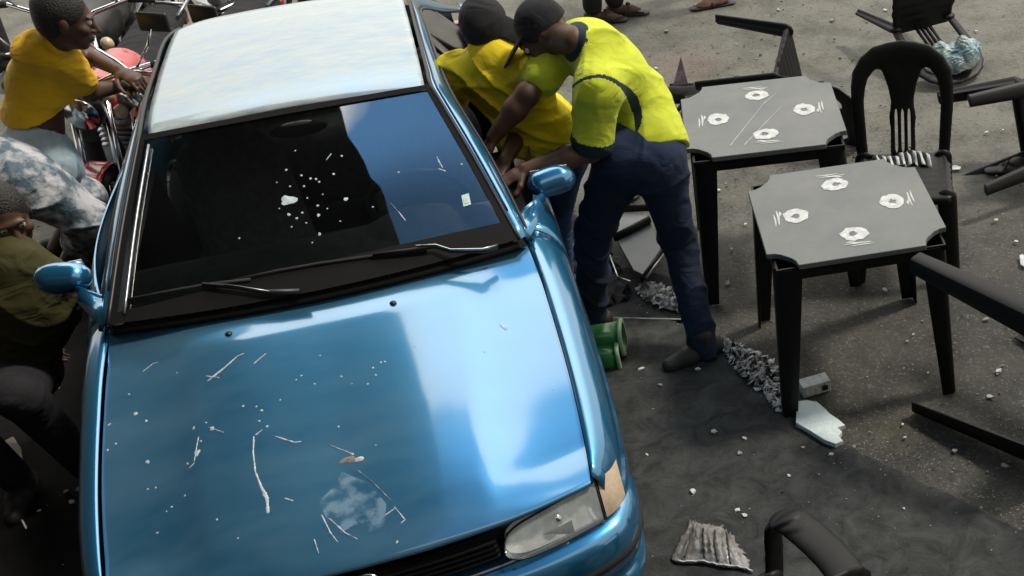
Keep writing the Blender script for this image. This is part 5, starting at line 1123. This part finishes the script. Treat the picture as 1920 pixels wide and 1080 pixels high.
crumple('torn_tissue', 'torn white tissue beside the far shoe of the lime shirt wearer', 'tissue', [(1060, 508), (1070, 525), (1072, 555)], [.03, .07, .02], .02, M_PAPER, nx=20, ny=7, seed=9)
slab('dark_board', 'dark flat board with a pale front edge under the lime shirt wearer', 'board', [(1090, 520), (1180, 500), (1262, 520), (1292, 596), (1200, 600), (1100, 592)], .004, .018, M_BLKCL)
e_ = MB(); a, b = G(1130, 596, .02), G(1294, 599, .02); e_.tube([a-a*np.array([1, 1, 0])*0-np.array([a[0], a[1], 0]), b-np.array([a[0], a[1], 0])], .004, 6); o = e_.build('pale_strip', M_WHITE); o.location = (a[0], a[1], 0); tag(o, 'thin pale strip along the front edge of the dark board', 'strip')
# smashed table between the legs
pt = G(1190, 460, .1); bt = thing('broken_table', 'smashed grey plastic table with black bars seen between the dark jeans legs', 'table', (pt[0], pt[1], 0))
def part_slab(nm, px, z0, z1, m):
    P = [G(a, b, z1) for a, b in px]; P2 = [(p[0]-pt[0], p[1]-pt[1]) for p in P]; ar = sum(P2[i][0]*P2[(i+1) % len(P2)][1]-P2[(i+1) % len(P2)][0]*P2[i][1] for i in range(len(P2)))
    MB().prism(P2 if ar > 0 else P2[::-1], z0, z1).build(nm, m, bt, smooth=False, bevel=.002)
part_slab('tabletop', [(1136, 400), (1212, 402), (1236, 452), (1238, 468), (1209, 516), (1188, 506), (1158, 452)], .10, .12, M_PLGREY)
for (a, b, ra) in (((1152, 446), (1218, 412), .022), ((1204, 524), (1242, 470), .016), ((1130, 392), (1222, 388), .024), ((1132, 462), (1150, 505), .015)):
    p, q = G(*a, .14), G(*b, .14); d_ = np.array([pt[0], pt[1], 0]); MB().tube([p-d_, q-d_], ra, 8, flat=.6).build('leg', M_PLBLK, bt)
for (a, b) in (((1212, 520), (1248, 472)), ((1140, 470), (1158, 520)), ((1158, 520), (1182, 528))):
    p, q = G(*a, .16), G(*b, .16); d_ = np.array([pt[0], pt[1], 0]); MB().tube([p-d_, q-d_], .005, 6).build('broken_edge', M_GREYMET, bt)
# crumpled bags
def bag(name, label, px, pz, rad, m, seed, hgt=1.0):
    c = G(*px, pz); r0 = np.random.default_rng(seed); S = SDF()
    for k in range(14):
        v = r0.normal(size=3)*np.array([.45, .3, .4])*rad; v[2] = abs(v[2])*hgt; S.ell(v+np.array([0, 0, rad*.3]), tuple(rad*r0.uniform(.3, .6, 3)), k=.01)
    ph = r0.uniform(0, 6, 6)
    def cr_(X, Y, Z): return .006*(np.abs(np.sin(60*X+9*np.sin(30*Z+ph[0])+ph[1]))+np.abs(np.sin(52*Z+7*np.sin(40*Y)+25*X+ph[2])))-.006
    o = S.build(name, m, None, vox=.005, post=cr_, cuts=[((0, 0, .002-pz+max(0, pz-.03)), (0, 0, -1))]); o.location = (c[0], c[1], max(0, pz-.03)); return tag(o, label, 'bag')
bag('plastic_bag', 'crumpled whitish plastic bag on the ground seen between the dark jeans legs', (1165, 362), .03, .115, M_BAG, 11, 1.3)
bag('plastic_bag', 'crumpled teal and white plastic bag inside the back of the top right chair', (1798, 118), .10, .13, M_TEAL, 12)
# green bins lying beside the car
def bin_(label, a, b, z, r0_, r1_):
    p, q = G(*a, z), G(*b, z); t = thing('plastic_bucket', label, 'bucket', (q[0], q[1], 0), 0, 'green buckets lying beside the car'); d_ = np.array([q[0], q[1], 0]); ax = nrm(q-p)
    m_ = MB(); sd_ = nrm(np.cross(ax, (0, 0, 1))); u_ = np.cross(sd_, ax)
    prf = [(0, .001), (0, r0_), (1, r1_), (1.0, r1_*.93), (.05, r0_*.9), (.05, .001)]
    def sq(th, r): c_, s_ = math.cos(th), math.sin(th); k = (abs(c_)**4+abs(s_)**4)**-.25; return (sd_*c_+u_*s_)*k*r
    m_.grid([[p-d_+(q-p)*f_+sq(th, r) for f_, r in prf] for th in np.linspace(0, 2*PI, 33)]); m_.build('bucket_body', M_GREEN, t)
    rm = MB(); rm.grid([[q-d_+sq(th, r)+ax*o_ for r, o_ in ((r1_*1.0, -.012), (r1_*1.14, -.012), (r1_*1.14, .006), (r1_*.93, .006))] for th in np.linspace(0, 2*PI, 33)]); rm.build('rim', M_PALEGREEN, t)
bin_('upper green plastic bucket lying on its side beside the car fender', (1080, 640), (1168, 632), .10, .05, .062)
bin_('lower green plastic bucket lying on its side beside the car fender', (1088, 672), (1162, 664), .055, .042, .056)
# crushed ribbed packaging at the bottom
cp = []; P0, P1, P2_, P3 = G(1258, 1052, .02), G(1290, 978, .02), G(1378, 1000, .02), G(1412, 1076, .02); cc = (P0+P1+P2_+P3)/4
t = thing('crushed_packaging', 'crushed brownish clear plastic packaging with dark slits on the asphalt at the bottom', 'packaging', (cc[0], cc[1], 0)); r0 = np.random.default_rng(4); nx, ny = 36, 26; A = np.zeros((nx, ny, 3)); hN = r0.normal(0, .004, (nx, ny))
for i in range(nx):
    for j in range(ny):
        u, v = i/(nx-1), j/(ny-1); q = (P0*(1-v)+P1*v)*(1-u)+(P3*(1-v)+P2_*v)*u; env = math.sin(PI*min(1, max(0, u)))*math.sin(PI*min(1, max(0, v)))
        w2 = .02*math.sin(3*u*PI+v*2); A[i, j] = q-np.array([cc[0], cc[1], 0])+np.array([w2*(v-.5), w2*(u-.5)*1.3, .006+.028*env+.008*abs(math.sin(u*9*PI))*(.3+env)+abs(hN[i, j])])
A[:, -1, 1] += r0.normal(0, .008, nx); A[-1, :, 0] += r0.normal(0, .006, ny)
M_CRUSH = mat('crushed_plastic', (.10, .095, .085), .35, col2=(.26, .25, .235), scale=11, vthr=(.4, .7), coat=.5, bump=.6, bscale=50)
mb_ = MB(); mb_.grid(A, flip=True); mb_.build('crushed_sheet', M_CRUSH, t, smooth=True, solid=.002)
for k in (7, 14, 20, 27): MB().tube([A[k, j]+np.array([.0, 0, .004]) for j in range(2, 20)], .0035, 6).build('dark_slit', M_BLACK, t)
MB().tube([A[i, 1]+np.array([0, -.004, .004]) for i in range(4, 36)], .003, 6).build('pale_edge', M_WHITE, t)
# small black thing beside it
q = G(1452, 1050, .02); k_ = MB(); k_.tube([(0, -.03, .022), (0, .03, .022)], .017, 12); k_.tube([(0, .03, .022), (0, .045, .022)], .009, 10); k_.disc((.012, -.045, .012), (0, 0, 1), .012, .008); o = k_.build('bottle_neck', M_PLBLK, None); o.location = (q[0], q[1], .018); o.rotation_euler = (0, 0, .2); tag(o, 'small black bottle piece between the crushed packaging and the armrest', 'bottle')
# broken stool behind the lime shirt
q = G(1290, 172, .1); st_ = thing('broken_stool', 'broken dark stool with a pointed pink edged piece behind the lime polo shirt', 'stool', (q[0], q[1], 0)); d_ = np.array([q[0], q[1], 0])
S = SDF(); a, b, c = G(1262, 178, .16), G(1300, 178, .16), G(1290, 215, .10)
S.cone(a-d_, b-d_, .05, .045, k=.02).cone(b-d_, c-d_, .05, .04, k=.02); S.build('seat', M_BLKCL, st_, vox=.008)
a, b, c = G(1262, 160, .18), G(1276, 108, .28), G(1290, 158, .18); MB().add([a-d_, b-d_, c-d_, a-d_+np.array([0, .02, -.02]), b-d_+np.array([0, .02, 0]), c-d_+np.array([0, .02, -.02])], [(0, 2, 1), (3, 4, 5), (0, 1, 4, 3), (1, 2, 5, 4), (2, 0, 3, 5)]).build('splinter', mat('splinter_dark', (.03, .015, .02), .5, col2=(.16, .10, .10), scale=9, vthr=(.5, .7)), st_, smooth=False)
for a, b in (((1283, 214), (1318, 160)), ((1272, 206), (1306, 156)), ((1256, 160), (1314, 158))): p, r_ = G(*a, .12), G(*b, .12); MB().tube([p-d_, r_-d_], .011, 8).build('leg', M_PLBLK, st_)
# flat pale pieces, sandals
slab('foam_piece', 'flat white foam piece between the rear table and the upright chair', 'foam', [(1582, 190), (1600, 188), (1618, 196), (1616, 212), (1596, 208)], .0, .02, M_PAPER)
slab('paper_strip', 'small white strip behind the back edge of the rear table', 'paper', [(1368, 152), (1386, 153), (1392, 158), (1376, 160)], .0, .006, M_WHITE)
slab('paper_oval', 'small white oval paper right of the upright chair', 'paper', [(1782, 312), (1790, 309), (1802, 312), (1800, 317), (1786, 318)], .0, .006, M_WHITE)
slab('pale_cloth', 'grey cloth rag on the dark ground at the left edge', 'rag', [(8, 826), (24, 818), (38, 838), (44, 880), (32, 872), (22, 850)], .021, .034, M_BROWN)
slab('white_tag', 'white folded paper tag at the left edge above the dark ground', 'paper', [(0, 628), (8, 636), (14, 652), (8, 660), (0, 650)], .3-.29, .02, M_WHITE)
slab('white_stick', 'thin white stick on the dark ground near the lower left corner', 'stick', [(32, 962), (35, 960), (50, 988), (47, 991)], .021, .027, M_WHITE)
slab('paper_ring', 'white torn cup lid at the right edge above the black leg', 'lid', [(1911, 478), (1918, 476), (1926, 486), (1922, 500), (1914, 496)], .0, .012, M_WHITE)
q = G(1878, 322, .0); S = SDF(); S.cone((-.06, 0, .012), (.08, .01, .012), .035, .04, side=(0, 1, 0), flat=.3, k=.01).cone((-.0, -.035, .02), (.03, 0, .05), .008, .008).cone((.03, 0, .05), (0, .038, .02), .008, .008); S.ell((.09, .03, .03), (.05, .04, .03), k=.02); o = S.build('flip_flop', M_SHOE, None, vox=.006); o.location = (q[0], q[1], 0); tag(o, 'black flip flop lying below the legs of the chair at the right edge', 'sandal')
# striped cloth and rubble behind the yellow T-shirt
q0, q1, q2, q3 = [G(a, b, .25) for a, b in ((132, 92), (158, 68), (192, 64), (170, 96))]; cs = (q0+q1+q2+q3)/4; tS = MB()
for k in range(11):
    u0, u1 = k/11, (k+1)/11; A = [[(q0*(1-v)+q1*v)*(1-u)+(q3*(1-v)+q2*v)*u-np.array([cs[0], cs[1], 0])+np.array([0, 0, .03*math.sin(v*PI)]) for v in np.linspace(0, 1, 6)] for u in (u0, u1)]; tS.grid(A, mi=k % 2)
o = tS.build('striped_bag', M_BLKCL, None, mats=[M_BLKCL, M_WHITE], solid=.02); o.location = (cs[0], cs[1], 0); tag(o, 'black and white striped bag beside the head of the golden yellow T-shirt wearer', 'bag')
# countable pale scraps on the ground
scr = []
def scrap_mesh(seed, r, m):
    r0 = random.Random(seed); n = r0.randint(5, 8); b = MB(); V = []
    P = [(r*r0.uniform(.5, 1.2)*math.cos(2*PI*i/n), r*r0.uniform(.4, .9)*math.sin(2*PI*i/n)) for i in range(n)]; b.prism(P, 0, r*r0.uniform(.25, .6)); b.V = [(x+r0.uniform(-.2, .2)*r, y+r0.uniform(-.2, .2)*r, z) for x, y, z in b.V]; return b
pts = [(1697, 822), (1692, 797), (1790, 847), (1884, 874), (1695, 962), (1871, 702), (1873, 698), (1712, 628), (1701, 641), (1857, 745), (1372, 468), (1364, 533), (1705, 550), (1397, 830), (1389, 858), (1397, 975), (1383, 965), (1506, 847), (1340, 818), (1310, 700), (1284, 610), (1660, 545), (1615, 120), (1690, 300), (1868, 415), (1905, 455), (1880, 402), (1786, 377), (1350, 268), (1369, 412), (1398, 422), (1348, 358), (1420, 306), (1385, 152), (1590, 420), (1850, 600), (1760, 640), (1740, 700), (1890, 560), (1205, 700), (1272, 690), (1240, 730), (1300, 930), (1215, 860), (1840, 960), (1480, 900), (1560, 860), (1600, 840), (1500, 270), (1830, 60), (1560, 40), (1660, 20), (1460, 20), (1250, 60), (1230, 130), (640, 12), (820, 40), (790, 25), (250, 20), (215, 35), (185, 55), (300, 12), (8, 170), (12, 200), (5, 225), (20, 240), (115, 735), (55, 738), (130, 930), (140, 950), (80, 965), (155, 925), (1880, 245), (1850, 250), (1760, 285), (1290, 235)]
GR = 'small pale scraps scattered on the ground'
sm = [scrap_mesh(k, 1.0, None) for k in range(6)]; proto = []
for k in range(6): o = sm[k].build('litter_scrap', [M_PAPER, M_WHITE, M_DIRT][k % 3], None, smooth=False); proto.append(o)
for i, (px, py) in enumerate(pts):
    o = proto[i] if i < 6 else proto[i % 6].copy()
    if i >= 6: COL.objects.link(o)
    q = G(px, py, 0); zz = .021 if q[1] < np.interp(q[0], [e[0] for e in edge], [e[1] for e in edge]) else .002
    r_ = random.uniform(.007, .016)*(1.4 if py < 200 else 1); o.location = (q[0], q[1], zz); o.scale = (r_, r_, r_); o.rotation_euler = (random.uniform(-.2, .2), random.uniform(-.2, .2), random.uniform(0, 6)); 
    zone = ('on the dark ground at the left of the car' if px < 200 and py > 600 else 'near the motorcycles at the top left' if px < 320 else 'on the road above the car roof' if px < 840 else 'on the dark asphalt in front' if zz > .01 and py > 760 else 'close to the shoes of the lime polo wearer' if px < 1320 and py > 560 else 'by the legs of the two grey tables' if px < 1460 and py < 560 else 'under and before the front table' if px < 1780 and py > 400 else 'on the road at the top edge' if py < 130 else 'beside the upright black chair' if px < 1800 and py < 400 else 'at the right edge near the black table legs' if py > 500 else 'below the chair lying at the right edge')
    kind_ = ['crumpled grey white paper scrap', 'clean white plastic scrap', 'dull stone coloured crumb'][(i % 6) % 3]
    tag(o, 'small '+kind_+' '+zone, 'scrap', GR)
# grit: uncountable
gmb = MB()
def grit(cx_, cy_, sx_, sy_, n_, rmin, rmax):
    for _ in range(n_):
        x, y = random.gauss(cx_, sx_), random.gauss(cy_, sy_); zz = .020 if y < np.interp(x, [e[0] for e in edge], [e[1] for e in edge]) else .0
        r_ = random.uniform(rmin, rmax); k = random.randint(3, 5); a0 = random.uniform(0, 6); P = [(x+r_*random.uniform(.5, 1.3)*math.cos(a0+2*PI*i/k), y+r_*random.uniform(.4, 1)*math.sin(a0+2*PI*i/k)) for i in range(k)]; gmb.prism(P, zz, zz+r_*random.uniform(.3, .8), mi=random.choice([0, 0, 1, 2]))
for i in range(2, len(edge)-2):
    for u in (0.2, .5, .8): p = edge[i+1]*(1-u)+edge[min(i+2, len(edge)-2)]*u; grit(p[0]+.05, p[1]+.06, .07, .05, 22, .0015, .005)
grit(.6, 5.2, 1.0, 1.2, 500, .002, .007); grit(-.6, 7.0, 1.0, .8, 420, .003, .010); grit(.6, 3.6, .5, .5, 260, .0015, .005); grit(-.2, 3.1, .5, .3, 70, .001, .003); grit(-3.9, 7.2, .8, .8, 200, .004, .012); grit(-3.2, 3.4, .5, .6, 60, .002, .005); grit(.1, 5.9, .3, .4, 160, .003, .010); grit(-.9, 5.9, .3, .5, 140, .003, .010)
o = gmb.build('road_grit', M_DIRT, None, smooth=False, mats=[M_DIRT, M_BLACK, M_BROWN]); o['kind'] = 'stuff'; o['label'] = 'loose grit and crumbs scattered over the road'

# striped cloth on the chair seat
q = G(1690, 300, .45); r0 = np.random.default_rng(2); tS = MB(); A = np.zeros((37, 12, 3))
for i in range(37):
    for j in range(12):
        u, v = i/36-.5, j/11-.5; A[i, j] = (u*.26, v*.13+.02*math.sin(u*9), .012+.018*abs(math.sin(u*17+v*3))+.012*math.cos(v*5))
for i in range(0, 36, 2): tS.grid(A[i:i+3], mi=(i//2) % 2)
o = tS.build('striped_cloth', M_BLKCL, None, mats=[M_BLKCL, M_WHITE], solid=.003); o.location = (q[0], q[1], .43); o.rotation_euler = (0, 0, .1); tag(o, 'crumpled black and white striped cloth on the seat of the upright chair', 'cloth')
crumple('black_tarp', 'heap of black sheeting on the ground between the car and the far dark jeans leg', 'tarp', [(1035, 395), (1062, 450), (1095, 530), (1135, 585)], [.12, .26, .34, .26], .05, M_BLKCL, nx=40, ny=14, z=.008, seed=21)
make_moto('dark red motorcycle nearest the golden yellow T-shirt, wedged beside the car', (-3.62, 5.62, 0), R(6), M_RED, GM, .16)
